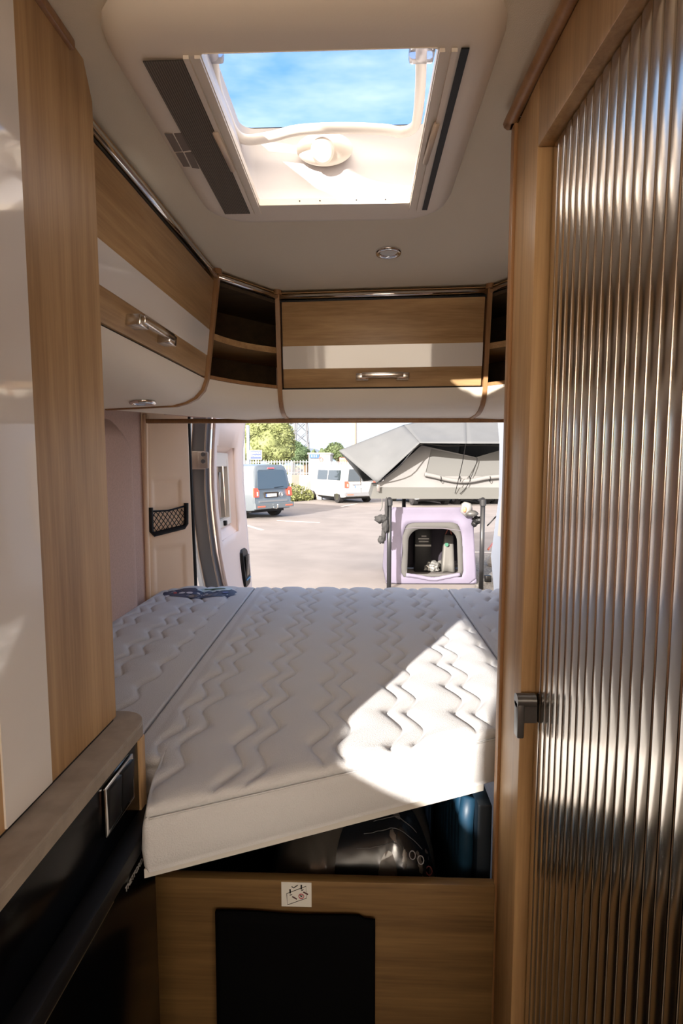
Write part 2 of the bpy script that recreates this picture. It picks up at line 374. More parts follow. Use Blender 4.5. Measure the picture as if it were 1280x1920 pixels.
# hinge bracket and handle
bm = nb(); hz0, hz1 = PY(375, 880, 2.40).z, PY(375, 846, 2.40).z
box(bm, -.80, -.70, 2.385, 2.40, hz0, hz1, .004); box(bm, -.90, -.795, 2.29, 2.40, hz0 + .01, hz1 - .01, .004); box(bm, PY(372, 860, 2.385).x, PY(391, 860, 2.385).x, 2.372, 2.388, hz0 + .004, hz1 - .004, .004)
hg = obj('hinge', bm, pbr('hinge_paint', (.52, .45, .40), .45), dl)
for q in (852, 865):
    bm = nb(); c = PY(381, q, 2.370); cyl(bm, (c.x, c.y - .006, c.z), .0095, .01, 1, 12); obj('bolt', bm, GREYP, hg)
bm = nb(); ha, hb = dp(.60, .66, 0), dp(.60, .90, 0)
rings = []
for z, s in ((.64, .5), (.655, .85), (.70, 1), (.80, 1), (.84, .85), (.855, .5)):
    c = dp(z, .78, .012); hw = .085 * s; rings.append([c + Vector((-.02, -hw, 0)), c + Vector((.018 * s, -hw * .8, 0)), c + Vector((.018 * s, hw * .8, 0)), c + Vector((-.02, hw, 0))])
loft(bm, rings); hd = obj('door_handle', bm, BLK, dl)
bm = nb(); c = dp(.74, .78, .031); box(bm, c.x - .002, c.x + .003, c.y - .045, c.y + .045, .70, .82, .004); obj('grip_recess', bm, BGL, hd)
bm = nb(); c = dp(.69, .78, .031); box(bm, c.x, c.x + .004, c.y - .05, c.y + .05, .682, .690, .001); obj('pull_strip', bm, pbr('blue_plastic', (.05, .25, .5), .4), hd)
bm = nb(); c = dp(.865, .70, .004); box(bm, c.x, c.x + .004, c.y - .03, c.y + .03, .862, .90, .002); obj('sticker', bm, pbr('green_sticker', (.25, .5, .3), .5), dl)
# ------------------------------------------------- open rear door, right (white, the sky's blue is in its colour)
dr = thing('rear_door', 'open right rear van door, pale lining just visible past the wooden post', 'door', (.80, 2.75, .3))
rr = [700, 783, 834, 929, 982, 1043, 1100, 1300]; rx = [931, 932, 936, 935, 928, 920, 925, 932]
def rp(y): return PY(float(np.interp(y, rr, rx)), y, 3.12)
bm = nb(); rings = []
for y in rr:
    f = rp(y); n_ = Vector((f.x * .80 + .07, 2.42, f.z))
    n_ = Vector((f.x + .04, 2.42, f.z)); rings.append([n_, n_.lerp(f, .5) + Vector((.008, 0, 0)), f, f + Vector((.05, .01, 0)), n_ + Vector((.09, 0, 0))])
loft(bm, rings); obj('inner_lining', bm, SKYTINT, dr, 40)
bm = nb(); q_ = rp(850); box(bm, q_.x + .06, .97, 2.29, 2.45, q_.z - .05, q_.z + .03, .004); obj('hinge', bm, MATS['hinge_paint'], dr)
bm = nb(); rings = []
for y in (835, 900, 1000):
    f = rp(y) + Vector((-.004, 0, 0)); n_ = f + Vector((.03, -.5, 0)); rings.append([n_, f + Vector((0, -.10, 0)), f + Vector((.012, -.10, 0)), n_ + Vector((.012, 0, 0))])
loft(bm, rings); obj('window_frame', bm, PLA, dr, 30)

# ================================================================== OVERHEAD CABINETS
PROF = [(0, 1.93), (.004, 1.90), (.040, 1.60), (.052, 1.565), (.075, 1.54), (.105, 1.525), (.145, 1.515), (.37, 1.505)]
class Fr:
    def __init__(s, a, b, w): s.a = Vector((*a, 0)); s.b = Vector((*b, 0)); s.u = (s.b - s.a).normalized(); s.w = Vector((*w, 0)); s.len = (s.b - s.a).length
    def p(s, u, w_, z): return s.a + s.u * u + s.w * w_ + Vector((0, 0, z))
FL = Fr((-.4655, .875), (-.446, 1.69), (-1, 0)); FR = Fr((-.288, 1.90), (.431, 1.859), (0, 1))
def fw(z): return float(np.interp(-z, [-q[1] for q in PROF], [q[0] for q in PROF]))
def facebox(bm, fr, u0, u1, z0, z1, o0, o1, bev=0):
    """slab lying on the slanted face from offset o0 (in) to o1 (out)"""
    P = [fr.p(u, fw(z) - o, z) for z in (z0, z1) for (u, o) in ((u0, o1), (u1, o1), (u1, o0), (u0, o0))]
    return hexa(bm, P, bev)
def handle(parent, fr, uc, zc, half):
    bm = nb()
    w_ = lambda z, o: fw(z) - o
    for s in (-1, 1):
        u0, u1 = sorted((uc + s * half, uc + s * (half - .045)))
        P = [fr.p(u, w_(z, o), z) for z in (zc - .014, zc + .010) for (u, o) in ((u0, .034), (u1, .034), (u1, .001), (u0, .001))]
        hexa(bm, P, .003)
    P = [fr.p(u, w_(z, o), z) for z in (zc - .006, zc + .012) for (u, o) in ((uc - half + .02, .036), (uc + half - .02, .036), (uc + half - .02, .020), (uc - half + .02, .020))]
    hexa(bm, P, .003)
    return obj('handle', bm, pbr('handle_chrome', (.72, .70, .67), .2, 1), parent)
def rail(parent, p0, p1, w0, w1):
    bm = nb(); tube(bm, [Vector((*p0, 1.908)) - Vector((*w0, 0)) * .001, Vector((*p1, 1.908)) - Vector((*w1, 0)) * .001], .0085, 12); obj('chrome_rail', bm, CHR, parent, True)
    bm = nb()
    for (z0, z1, o, q) in ((1.9185, 1.9215, .004, 0),):
        hexa(bm, [Vector((*p0, z0)) - Vector((*w0, 0)) * .004, Vector((*p1, z0)) - Vector((*w1, 0)) * .004, Vector((*p1, z0)) + Vector((*w1, 0)) * .02, Vector((*p0, z0)) + Vector((*w0, 0)) * .02,
                  Vector((*p0, z1)) - Vector((*w0, 0)) * .004, Vector((*p1, z1)) - Vector((*w1, 0)) * .004, Vector((*p1, z1)) + Vector((*w1, 0)) * .02, Vector((*p0, z1)) + Vector((*w0, 0)) * .02])
    obj('top_strip', bm, WX, parent, False)
def pelmet(parent, fr, u0, u1, mat=PEL):
    pr = [q for q in PROF if q[1] <= 1.60]; pr = [(.040, 1.598)] + pr[1:]
    bm = nb(); rings = []
    for u in (u0, u1):
        rings.append([fr.p(u, a, b) for a, b in pr] + [fr.p(u, pr[-1][0], 1.513), fr.p(u, .15, 1.525), fr.p(u, .06, 1.598)])
    loft(bm, rings); return obj('pelmet', bm, mat, parent, 40)
def closed_cabinet(label, fr, u0, u1, hu, hh, wm, grp=None):
    c = fr.p((u0 + u1) / 2, .15, 1.505); t = thing('overhead_cabinet', label, 'cabinet', c, grp)
    bm = nb(); P = [fr.p(u, ww, z) for z in (1.60, 1.895) for (u, ww) in ((u0, fw(z) + .02), (u1, fw(z) + .02), (u1, .36), (u0, .36))]
    hexa(bm, P); obj('carcass', bm, DRK, t, False)
    bm = nb(); facebox(bm, fr, u0 + .006, u1 - .006, 1.603, 1.892, -.018, .002, .002); dr_ = obj('door', bm, wm, t)
    bm = nb(); facebox(bm, fr, u0 + .0062, u1 - .0062, 1.668, 1.745, -.001, .0028); obj('white_stripe', bm, GLO, dr_, False)
    bm = nb()
    facebox(bm, fr, u0, u1, 1.8925, 1.90, -.02, -.006); facebox(bm, fr, u0, u1, 1.5985, 1.603, -.02, -.006)
    obj('shadow_gap', bm, BLK, t, False)
    handle(dr_, fr, hu, 1.636, hh); pelmet(t, fr, u0, u1)
    rail(t, fr.p(u0, 0, 0).xy, fr.p(u1, 0, 0).xy, fr.w.xy, fr.w.xy)
    return t
closed_cabinet('left overhead cabinet, wooden door with gloss white stripe and chrome handle', FL, 0, FL.len - .007, .365, .105, WY)
closed_cabinet('rear overhead cabinet above the bed, wooden door with white stripe', FR, .007, FR.len - .007, .365, .0925, WX)
def divider(label, base_, w_, u_, s=1):
    pts = [(-.012, 1.93), (-.010, 1.90)] + [(a - .010, b - .004) for a, b in PROF[2:]] + [(.37, 1.60), (.37, 1.93)]
    t = Vector((*u_, 0)) * .0075; b = Vector((*base_, 0)); W = Vector((*w_, 0))
    bm = nb(); prism(bm, [b + W * a + Vector((0, 0, z)) - t for a, z in pts], 2 * t)
    th = thing('cabinet_divider', label, 'divider', b + W * .15 + Vector((0, 0, 1.50)), 'curved wooden dividers between the overhead lockers')
    obj('panel', bm, WE, th, 30)
    bm = nb(); c = b - W * .004 + Vector((0, 0, 1.918)); cyl(bm, (c.x, c.y, c.z - .004), .0145, .015, 2, 16); obj('end_cap', bm, WE, th, 40)
D1, D2, D3, D4 = (-.446, 1.69), (-.288, 1.90), (.431, 1.859), (.60, 1.60)
divider('wooden divider between the left cabinet and the open corner shelf', D1, (-1, 0), (.1, 1))
divider('wooden divider left of the rear overhead cabinet', D2, (0, 1), (1, 0))
divider('wooden divider right of the rear overhead cabinet', D3, (0, 1), (1, 0))
def corner(label, Pa, Wa, Pb, Wb, nm, right=False):
    Pa, Wa, Pb, Wb = [Vector((*q, 0)) for q in (Pa, Wa, Pb, Wb)]
    t = thing('corner_shelf', label, 'shelf', (Pa + Pb) / 2 + (Wa + Wb) * .12 + Vector((0, 0, 1.505)), 'open corner shelves')
    def ip(s, w_, z, bow=0):
        a = Pa + Wa * w_; b = Pb + Wb * w_; c = a.lerp(b, s); n = (Wa + Wb).normalized()
        return c + n * (bow * math.sin(math.pi * s)) + Vector((0, 0, z))
    ss = [i / 10 for i in range(11)]
    bm = nb(); pr = [(.040, 1.600)] + [q for q in PROF if q[1] < 1.60]; rings = []
    for s in ss: rings.append([ip(s, a, b, .02) for a, b in pr] + [ip(s, .37, 1.513, .02), ip(s, .15, 1.525, .02), ip(s, .06, 1.600, .02)])
    loft(bm, rings); obj('pelmet', bm, PEL, t, 40)
    def board(z0, z1, w0, mat, name, bow=.02):
        bm = nb(); loft(bm, [[ip(s, w0, z0, bow), ip(s, w0, z1, bow), ip(s, .36, z1, 0), ip(s, .36, z0, 0)] for s in ss]); obj(name, bm, mat, t, 30)
    board(1.601, 1.612, .038, WE, 'bottom_board'); board(1.722, 1.742, .024, WX, 'shelf_board', .03)
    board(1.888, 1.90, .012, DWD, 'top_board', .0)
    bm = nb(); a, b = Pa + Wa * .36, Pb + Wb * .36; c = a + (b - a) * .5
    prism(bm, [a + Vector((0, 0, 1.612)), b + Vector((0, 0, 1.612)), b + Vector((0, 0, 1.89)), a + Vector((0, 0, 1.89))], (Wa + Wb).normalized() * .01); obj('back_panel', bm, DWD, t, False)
    rail(t, Pa.xy, Pb.xy, (Wa + Wb).normalized().xy, (Wa + Wb).normalized().xy)
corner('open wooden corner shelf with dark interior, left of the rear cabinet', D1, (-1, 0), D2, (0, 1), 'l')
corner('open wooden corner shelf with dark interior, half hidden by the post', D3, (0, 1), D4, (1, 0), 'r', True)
divider('wooden divider hidden behind the bathroom post at the corner shelf', D4, (1, 0), (0, 1))
bm = nb(); box(bm, -.862, .80, 2.12, 2.14, 1.494, 1.511, .002)
tag(obj('edge_batten', bm, WE), 'thin wooden batten along the bottom of the rear cabinets above the opening', 'batten')

# ================================================================== LIGHTS FITTINGS
def spot(label, c, rad, n):
    t = thing('spotlight', label, 'lamp', c); 
    bm = nb(); prof = [(rad, 0), (rad, -.004), (rad * .93, -.009), (rad * .78, -.009), (rad * .66, -.003), (rad * .62, 0)]
    rings = [[Vector((c[0] + r_ * math.cos(2 * math.pi * k / 32), c[1] + r_ * math.sin(2 * math.pi * k / 32), c[2] + z)) for k in range(32)] for r_, z in prof]
    loft(bm, rings, True, False); obj('chrome_ring', bm, CHR, t, True)
    bm = nb(); cyl(bm, (c[0], c[1], c[2] - .004), rad * .64, .004, 2, 32); obj('lens', bm, pbr('frosted_lens', (.75, .75, .72), .3), t)
spot('round chrome spotlight in the cream ceiling', (.078, 1.569, 1.93), .037, 1)
spot('round chrome spotlight under the left overhead cabinet', (-.632, 1.55, 1.5125), .038, 1)

# ================================================================== ROOFLIGHT
rl = thing('rooflight', 'large cream framed rooflight with clear dome open to the blue sky', 'skylight', ((HX0 + HX1) / 2, 1.0, 1.895))
bm = nb(); X0, X1, Y0, Y1 = -.362, .200, .715, 1.322
rings = [rrect(X0, X1, Y0, Y1, .09, 1.93), rrect(X0 + .004, X1 - .004, Y0 + .004, Y1 - .004, .09, 1.918), rrect(X0 + .012, X1 - .012, Y0 + .016, Y1 - .010, .085, 1.905), rrect(X0 + .026, X1 - .026, Y0 + .04, Y1 - .022, .08, 1.897),
         rrect(X0 + .04, X1 - .04, Y0 + .07, Y1 - .034, .07, 1.896), rrect(HX0, HX1, HY0, HY1, .004, 1.895), rrect(HX0, HX1, HY0, HY1, .004, 1.908)]
loft(bm, rings, True, False); obj('frame', bm, PLA, rl, 50)
bm = nb(); loft(bm, [rrect(HX0 - .001, HX1 + .001, HY0 - .001, HY1 + .001, .004, 1.907), rrect(HX0 - .03, HX1 + .03, HY0 - .02, HY1 + .03, .02, 1.945), rrect(HX0 - .045, HX1 + .045, HY0 - .15, HY1 + .035, .03, 2.075)], True, False); obj('shaft', bm, pbr('shaft_white', (.56, .53, .525), .5), rl, 50)
# screen cassette (left), blind slot (right), guide rails
bm = nb(); pts = [Vector(q) for q in ((-.306, .79, 1.8935), (-.249, .79, 1.8935), (-.249, 1.247, 1.8935), (-.306, 1.247, 1.8935))]
prism(bm, pts, (0, 0, -.0015)); sc_ = obj('screen_cassette', bm, pbr('screen_dark', (.10, .085, .07), .8), rl, False)
n = 16
for k in range(n):
    s = (k + .5) / n; a = pts[0].lerp(pts[1], s); b = pts[3].lerp(pts[2], s)
    bm = nb(); tube(bm, [a + Vector((0, 0, -.001)), b + Vector((0, 0, -.001))], .0011, 5); obj('pleat', bm, pbr('pleat', (.20, .17, .14), .8), sc_)
def strip(name, x0, x1, z1, mat, z0=1.8958): bm = nb(); box(bm, x0, x1, .785, 1.247, z1, z0); return obj(name, bm, mat, rl, False)
strip('blind_slot', .136, .147, 1.8935, BLK)
for x0, x1 in ((-.2475, -.2395), (-.2315, -.2235), (.1065, .114), (.123, .131)): strip('guide_rail', x0, x1, 1.8905, PLA)
for (a, b) in (((404, 250), (436, 318)), ((818, 234), (797, 304))):
    bm = nb(); p, q = PZ(*a, 1.889), PZ(*b, 1.889); tube(bm, [p, q], .0055, 8); g_ = obj('finger_pull', bm, pbr('pull_beige', (.62, .50, .40), .4), rl, True)
for (a, b, c, d_) in (((308, 250), (323, 250), (341, 283), (327, 284)), ((326, 250), (341, 249), (357, 281), (343, 283)), ((329, 287), (343, 286), (356, 312), (344, 312)), ((346, 286), (359, 285), (374, 316), (360, 314))):
    bm = nb(); prism(bm, [PZ(*q, 1.896) for q in (a, b, c, d_)], (0, 0, -.0008)); obj('worn_sticker', bm, pbr('sticker_grey', (.22, .18, .155), .8), rl, False)
for px in (562, 600, 668, 722):
    bm = nb(); p = PZ(px, 384, 1.897); cyl(bm, (p.x, HY1 + .0, 1.903), .0018, .003, 1, 8); obj('screw', bm, SAT, rl)
# bail handle
zt = 2.03
path = [(HX0 - .035, .84, 2.06), (HX0 - .032, .95, 2.05), PZ(405, 160, zt), PZ(425, 215, zt), PZ(440, 248, zt), PZ(463, 262, zt), PZ(510, 256, zt), PZ(560, 244, zt), PZ(640, 240, zt), PZ(720, 243, zt), PZ(752, 248, zt), PZ(776, 238, zt), PZ(783, 215, zt), PZ(788, 160, zt), (HX1 - .004, .95, 2.05), (HX1 + .002, .84, 2.06)]
bm = nb(); tube(bm, smoothpath(path, 5), .010, 12); obj('bail_handle', bm, pbr('bail_white', (.84, .78, .70), .4), rl, True)
for x in (395, 790):
    p = PZ(x, 108, zt); bm = nb(); box(bm, p.x - .022, p.x + .022, p.y - .02, p.y + .012, p.z - .005, p.z + .018, .006); obj('dome_bracket', bm, clear('clear_bracket', (.9, .9, .95), .4, .1), rl)
p = PZ(608, 276, 2.02); bm = nb(); blob(bm, (p.x, p.y + .004, p.z - .002), (.062, .022, .034), 4, 0); obj('latch_plate', bm, PLA, rl, True)
bm = nb(); tube(bm, [(p.x - .003, p.y - .004, p.z - .004), (p.x - .003, p.y - .022, p.z - .020), (p.x - .003, p.y - .026, p.z - .023)], [.026, .025, .020], 24); obj('latch_knob', bm, PLA, rl, 40)
# dome: double curved clear sheet
bm = nb(); nx, ny = 24, 24; ga = [[None] * (ny + 1) for _ in range(nx + 1)]
for i in range(nx + 1):
    for j in range(ny + 1):
        u, v = i / nx, j / ny; x = HX0 - .06 + (HX1 - HX0 + .12) * u; y = HY0 - .17 + (HY1 - HY0 + .22) * v
        h = .05 * (1 - (2 * u - 1) ** 2) * (1 - (2 * v - 1) ** 4)
        ga[i][j] = bm.verts.new((x, y, 2.085 + h))
for i in range(nx):
    for j in range(ny): bm.faces.new((ga[i][j], ga[i + 1][j], ga[i + 1][j + 1], ga[i][j + 1]))
obj('dome', bm, GLASS, rl, True)
bm = nb(); tube(bm, [Vector((q.x, q.y, 2.080)) for q in rrect(HX0 - .055, HX1 + .055, HY0 - .16, HY1 + .045, .03, 0)], .0025, 6, True); obj('dome_gasket', bm, BLK, rl, True)

# ================================================================== BED
MZ, MB = .80, .692
def front(x):
    f = .768 + (x + .33) * .44
    if x < -.358: return .905
    if x < -.330: return .905 + (f - .905) * ((x + .358) / .028) ** .7
    return f
BACK = 2.285
def mheight(X, Y, ph):
    w_ = (.7 * (2 / math.pi) * np.arcsin(np.sin(2 * np.pi * (Y + ph) / .143) * .93) + .3 * np.sin(2 * np.pi * (Y + ph) / .143)) * .0185
    k = (X - w_ - .02) / .147; fr_ = (k - np.floor(k) - .5) * .147
    d1 = np.abs(np.abs(fr_) - .0215)
    return (-.0052 * np.exp(-(d1 / .0032) ** 2) - .0062 * np.exp(-(d1 / .0105) ** 2)) * (.85 + .3 * np.cos(2 * np.pi * (Y + ph) / .143)) + .004 * np.cos(np.pi * np.clip(np.abs(np.abs(fr_) - .0735) / .0735, 0, 1)) * .5
def mattress(label, xl, xr, ffun, ph, ml=.03, mr=.03, rl_=.006, rr_=.006, nu=330, nv=540):
    th = thing('mattress', label, 'mattress', ((xl(1.6) + xr(1.6)) / 2, 1.6, MB))
    def spaced(n, e=.03):
        t = np.linspace(0, 1, n); return np.unique(np.concatenate([[0, .002, .005, .009, .014, .02], t[(t > .022) & (t < .978)], 1 - np.array([.02, .014, .009, .005, .002, 0])]))
    U, V = spaced(nu), spaced(nv); nU, nV = len(U), len(V)
    x0 = np.array([xl(1.0 + 1.285 * v) for v in V]); x1 = np.array([xr(1.0 + 1.285 * v) for v in V])
    X = x0[None, :] + (x1 - x0)[None, :] * U[:, None]
    FY = np.vectorize(ffun)(X); q_ = np.clip(1 - V / .55, 0, 1)[None, :]; Y = .78 + (BACK - .78) * V[None, :] + (FY - .78) * q_
    def rnd(d, r): q = np.clip(1 - d / r, 0, 1); return r * (1 - np.sqrt(np.clip(1 - q * q, 0, 1)))
    dl_ = (X - x0[None, :]); dr_ = (x1[None, :] - X); df = Y - FY; db = BACK - Y
    edge = np.clip(np.minimum(np.minimum((dl_ - ml + .02) / .02, (dr_ - mr + .02) / .02), np.minimum(df, db) / .03), 0, 1)
    Zt = MZ + (mheight(X, Y, ph) + .003) * edge + .001 - rnd(dl_, rl_) - rnd(dr_, rr_) - rnd(df, .014) - rnd(db, .035)
    Zt = np.maximum(Zt, MZ - .035)
    verts = np.stack([X, Y, Zt], -1).reshape(-1, 3).tolist(); idx = lambda i, j: i * nV + j
    faces = [(idx(i, j), idx(i + 1, j), idx(i + 1, j + 1), idx(i, j + 1)) for i in range(nU - 1) for j in range(nV - 1)]
    ring = [(i, 0) for i in range(nU)] + [(nU - 1, j) for j in range(1, nV)] + [(i, nV - 1) for i in range(nU - 2, -1, -1)] + [(0, j) for j in range(nV - 2, 0, -1)]
    prev = [idx(*q) for q in ring]; n = len(ring)
    cc = [Vector(verts[q]) for q in prev]; nor = []
    for k in range(n):
        t = (cc[(k + 1) % n] - cc[k - 1]); nn = Vector((t.y, -t.x, 0)); nor.append(nn.normalized() if nn.length > 0 else Vector((0, 0, 0)))
    tops = [min(c.z, MZ - .012) for c in cc]
    for lv, off in ((0.02, -.003), (.06, .002), (.2, .005), (.55, .007), (.85, .004), (1, -.003)):
        cur = []
        for k in range(n):
            z = tops[k] + (MB - tops[k]) * lv; p_ = cc[k] + nor[k] * off
            p_.y -= 0; verts.append((p_.x, p_.y, z)); cur.append(len(verts) - 1)
        for k in range(n): faces.append((prev[k], cur[k], cur[(k + 1) % n], prev[(k + 1) % n]))
        prev = cur
    faces.append(tuple(prev))
    me = bpy.data.meshes.new('cover'); me.from_pydata(verts, [], faces); me.update()
    link('quilted_cover', me, MATT, th, True)
    return th, lambda x, y: MZ + float(mheight(np.array(x), np.array(y), ph)) + .004
seamL = lambda y: -.425 + (y - 1.0) * -.022
seamR = lambda y: .378
m1, _ = mattress('wide quilted white mattress section in the middle of the bed, front corner overhanging', lambda y: seamL(y) + .002, lambda y: seamR(y) - .002, front, 0, .045, .03)
m2, hL = mattress('narrow quilted white mattress section along the left wall', lambda y: -.836, lambda y: seamL(y) - .002, lambda x: .905, .03, .03, .085, nu=180)
m3, _ = mattress('narrow quilted white mattress section at the right side of the bed', lambda y: seamR(y) + .002, lambda y: .86, lambda x: 1.09, .05, .05, .03, nu=190)
# seam piping on the front edge
bm = nb(); pts = []
for k in range(60):
    x = -.325 + .69 * k / 59; pts.append((x, front(x) - .002, MZ - .016))
tube(bm, pts, .0016, 5); obj('piping', bm, MATT, m1, True)
# printed label patch
lb = thing('mattress_label', 'dark blue printed label patch at the back left of the mattress', 'label', (-.70, 2.15, .80))
def patch(name, cx, cy, rx_, ry_, mat, up, sq=2.0, seg=40, rad=8):
    bm = nb(); c = bm.verts.new((cx, cy, hL(cx, cy) + up)); rings = []
    for r_ in range(1, rad + 1):
        ring = []
        for k in range(seg):
            t = 2 * math.pi * k / seg; ct, st = math.cos(t), math.sin(t)
            x = cx + rx_ * r_ / rad * math.copysign(abs(ct) ** (2 / sq), ct); y = cy + ry_ * r_ / rad * math.copysign(abs(st) ** (2 / sq), st)
            ring.append(bm.verts.new((x, y, hL(x, y) + up)))
        rings.append(ring)
    for k in range(seg):
        bm.faces.new((c, rings[0][k], rings[0][(k + 1) % seg]))
        for a, b in zip(rings, rings[1:]): bm.faces.new((a[k], b[k], b[(k + 1) % seg], a[(k + 1) % seg]))
    return obj(name, bm, mat, lb, True)
patch('oval_field', -.655, 2.135, .155, .085, pbr('label_navy', (.035, .05, .11), .6), .0015)
patch('pale_band', -.61, 2.19, .07, .030, pbr('label_pale', (.55, .68, .72), .6), .003, 6)
for x, y, c in ((-.755, 2.14, (.45, .06, .05)), (-.725, 2.115, (.6, .6, .65)), (-.695, 2.12, (.6, .6, .65)), (-.55, 2.13, (.10, .14, .35))): patch('round_mark', x, y, .013, .013, pbr('mark_%d' % (x * -1000), c, .6), .003, 2, 16, 3)
for y in (2.075, 2.09, 2.105): patch('text_line', -.635, y, .06, .0022, pbr('label_text', (.35, .38, .48), .6), .0035, 8, 24, 2)
patch('band_mark', -.61, 2.19, .045, .008, pbr('label_green', (.05, .12, .08), .6), .0045, 4, 24, 2)
# platform under it
bm = nb(); prism(bm, [(-.34, front(-.33) + .012, .676), (.25, front(.25) + .006, .676), (.25, 1.09, .676), (.86, 1.09, .676), (.86, 2.26, .676), (-.845, 2.26, .676), (-.845, .91, .676), (-.34, .91, .676)], (0, 0, .015))
bb = thing('slatted_bed', 'pale plywood bed platform under the mattress', 'bed', (0, 1.6, 0))
obj('platform_board', bm, pbr('pale_board', (.62, .60, .56), .6), bb, 30)
for x in (-.80, .80):
    bm = nb(); box(bm, x - .02, x + .02, 1.2, 2.2, 0, .676, .003); obj('support_rail', bm, WY, bb)
# front panel with sticker
fp = thing('removable_board', 'wooden board closing the front of the storage under the bed', 'panel', (-.06, .96, 0))
bm = nb(); box(bm, -.42, .256, .945, .965, 0, .541, .002); obj('board', bm, wood('wood_panel', 0, (.10, .055, .022), (.22, .13, .05)), fp)
st = thing('instruction_sticker', 'small white square sticker with board diagram on the bed panel', 'sticker', (-.118, .944, .49))
Mk = frameM((0, .9440, 0), (1, 0, 0), (0, 0, 1))
sx0, sx1, sz0, sz1 = -.1475, -.0900, .489, .5385
bm = nb(); box(bm, sx0, sx1, .9440, .9448, sz0, sz1); obj('paper', bm, pbr('paper', (.72, .71, .66), .7), st, False)
INK = pbr('ink', (.02, .02, .02), .7); RED = pbr('ink_red', (.42, .04, .06), .7)
def sp_(px, py): return Vector((sx0 + (px - 130) / 900 * (sx1 - sx0), .9437, sz1 - (py - 190) / 780 * (sz1 - sz0)))
def stroke(name, pts, r_, mat):
    bm = nb(); tube(bm, [sp_(*q) for q in pts], r_, 5); obj(name, bm, mat, st, False)
stroke('board_outline', [(290, 550), (870, 300), (880, 680), (310, 915), (290, 550)], .0006, INK)
for q in (((390, 410), (395, 530)), ((730, 260), (730, 390))): stroke('bolt_mark', q, .0015, INK)
stroke('tick_mark', [(440, 320), (500, 360), (620, 270)], .0010, INK)
for q in (((380, 600), (450, 575)), ((730, 440), (790, 410))): stroke('edge_mark', q, .0008, INK)
for q in (((455, 640), (590, 720)), ((785, 485), (925, 560))): stroke('bar_mark', q, .0013, pbr('ink_brown', (.08, .02, .02), .7))
stroke('prohibition_ring', [(725 + 75 * math.cos(t), 625 + 70 * math.sin(t)) for t in np.linspace(0, 6.283, 20)], .0008, RED)
stroke('prohibition_bar', [(680, 585), (750, 640), (760, 600), (700, 640)], .0009, INK)
# black fabric flap hanging on the panel
bm = nb(); nx, nz = 30, 20; pts = [[None] * (nz + 1) for _ in range(nx + 1)]
for i in range(nx + 1):
    for j in range(nz + 1):
        u, v = i / nx, j / nz; x = -.272 + .303 * u; top = .486 - .004 * u - (.006 if u > .93 else 0) + .0015 * math.sin(u * 9)
        pts[i][j] = bm.verts.new((x + .004 * v * (u - .5), .936 - .004 * math.sin(u * 6) * v, .03 + (top - .03) * (1 - v)))
for i in range(nx):
    for j in range(nz): bm.faces.new((pts[i][j], pts[i + 1][j], pts[i + 1][j + 1], pts[i][j + 1]))
o = obj('fabric_flap', bm, pbr('black_fabric', (.004, .004, .0045), 1, spec=0), smooth=True); tag(o, 'black fabric flap hanging over the front of the bed panel', 'flap')
md = o.modifiers.new('s', 'SOLIDIFY'); md.thickness = .006; md.offset = -1

# bag with label, blue ribbed thing
bg_ = thing('plastic_bag', 'bedding in a crinkled transparent plastic bag under the mattress', 'bag', (-.02, 1.25, .40))
def bagpt(u, v, s=1):
    x = -.20 + .37 * u; y = .985 + .42 * v
    h = (1 - (2 * u - 1) ** 4) ** .5 * (1 - abs(2 * v - 1) ** 4) ** .5
    z = .40 + .215 * h * (0.62 + .38 * min(1, u * 1.35)) + .012 * noise.noise(Vector((x * 14, y * 10, s))) + .007 * abs(noise.noise(Vector((x * 40, y * 22, 3))))
    return Vector((x, y, z))
bm = nb(); n = 70; G = [[bm.verts.new(bagpt(i / n, j / n)) for j in range(n + 1)] for i in range(n + 1)]
for i in range(n):
    for j in range(n): bm.faces.new((G[i][j], G[i + 1][j], G[i + 1][j + 1], G[i][j + 1]))
ed = [v for v in bm.verts if v.is_boundary]
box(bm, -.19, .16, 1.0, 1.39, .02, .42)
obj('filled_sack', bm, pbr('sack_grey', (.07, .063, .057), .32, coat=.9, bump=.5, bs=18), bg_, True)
bm = nb(); cx = .058; seg = 40; rings = []
def bl(x, y, up): return bagpt(min(.99, max(.01, (x + .20) / .37)), max(.0, (y - .985) / .42)) + Vector((0, 0, up))
for r_ in (.02, .25, .5, .75, 1):
    rings.append([bm.verts.new(bl(cx + .108 * r_ * math.cos(math.pi * k / seg), .99 + .125 * r_ * math.sin(math.pi * k / seg), .0035)) for k in range(seg + 1)])
for a_, b_ in zip(rings, rings[1:]):
    for k in range(seg): bm.faces.new((a_[k], b_[k], b_[k + 1], a_[k + 1]))
lab_ = obj('black_label', bm, pbr('bag_label', (.006, .008, .012), .25), bg_, True)
for x, c in ((.108, (.3, .3, .32)), (.125, (.35, .36, .38)), (.142, (.25, .04, .05))):
    bm = nb(); q = bagpt((x + .20) / .37, .085) + Vector((0, -.003, .006)); tube(bm, [q + Vector((.006 * math.cos(t), .006 * math.sin(t) + .0, .006 * math.sin(t) * .8)) for t in np.linspace(0, 6.1, 12)], .0010, 5, True); obj('round_symbol', bm, pbr('sym%d' % (x * 1000), c, .5), lab_)
for k, (x0, x1, v) in enumerate(((-.005, .085, .09), (.03, .12, .17), (.01, .13, .13))):
    bm = nb(); tube(bm, [bagpt((x + .20) / .37, v) + Vector((0, -.002, .0055)) for x in np.linspace(x0, x1, 14)], .0007, 5); obj('print_line', bm, pbr('label_print', (.10, .10, .11), .6), lab_)
bs = thing('blue_mat', 'rolled blue ribbed mat standing in the storage beside the post', 'mat', (.235, 1.25, .3))
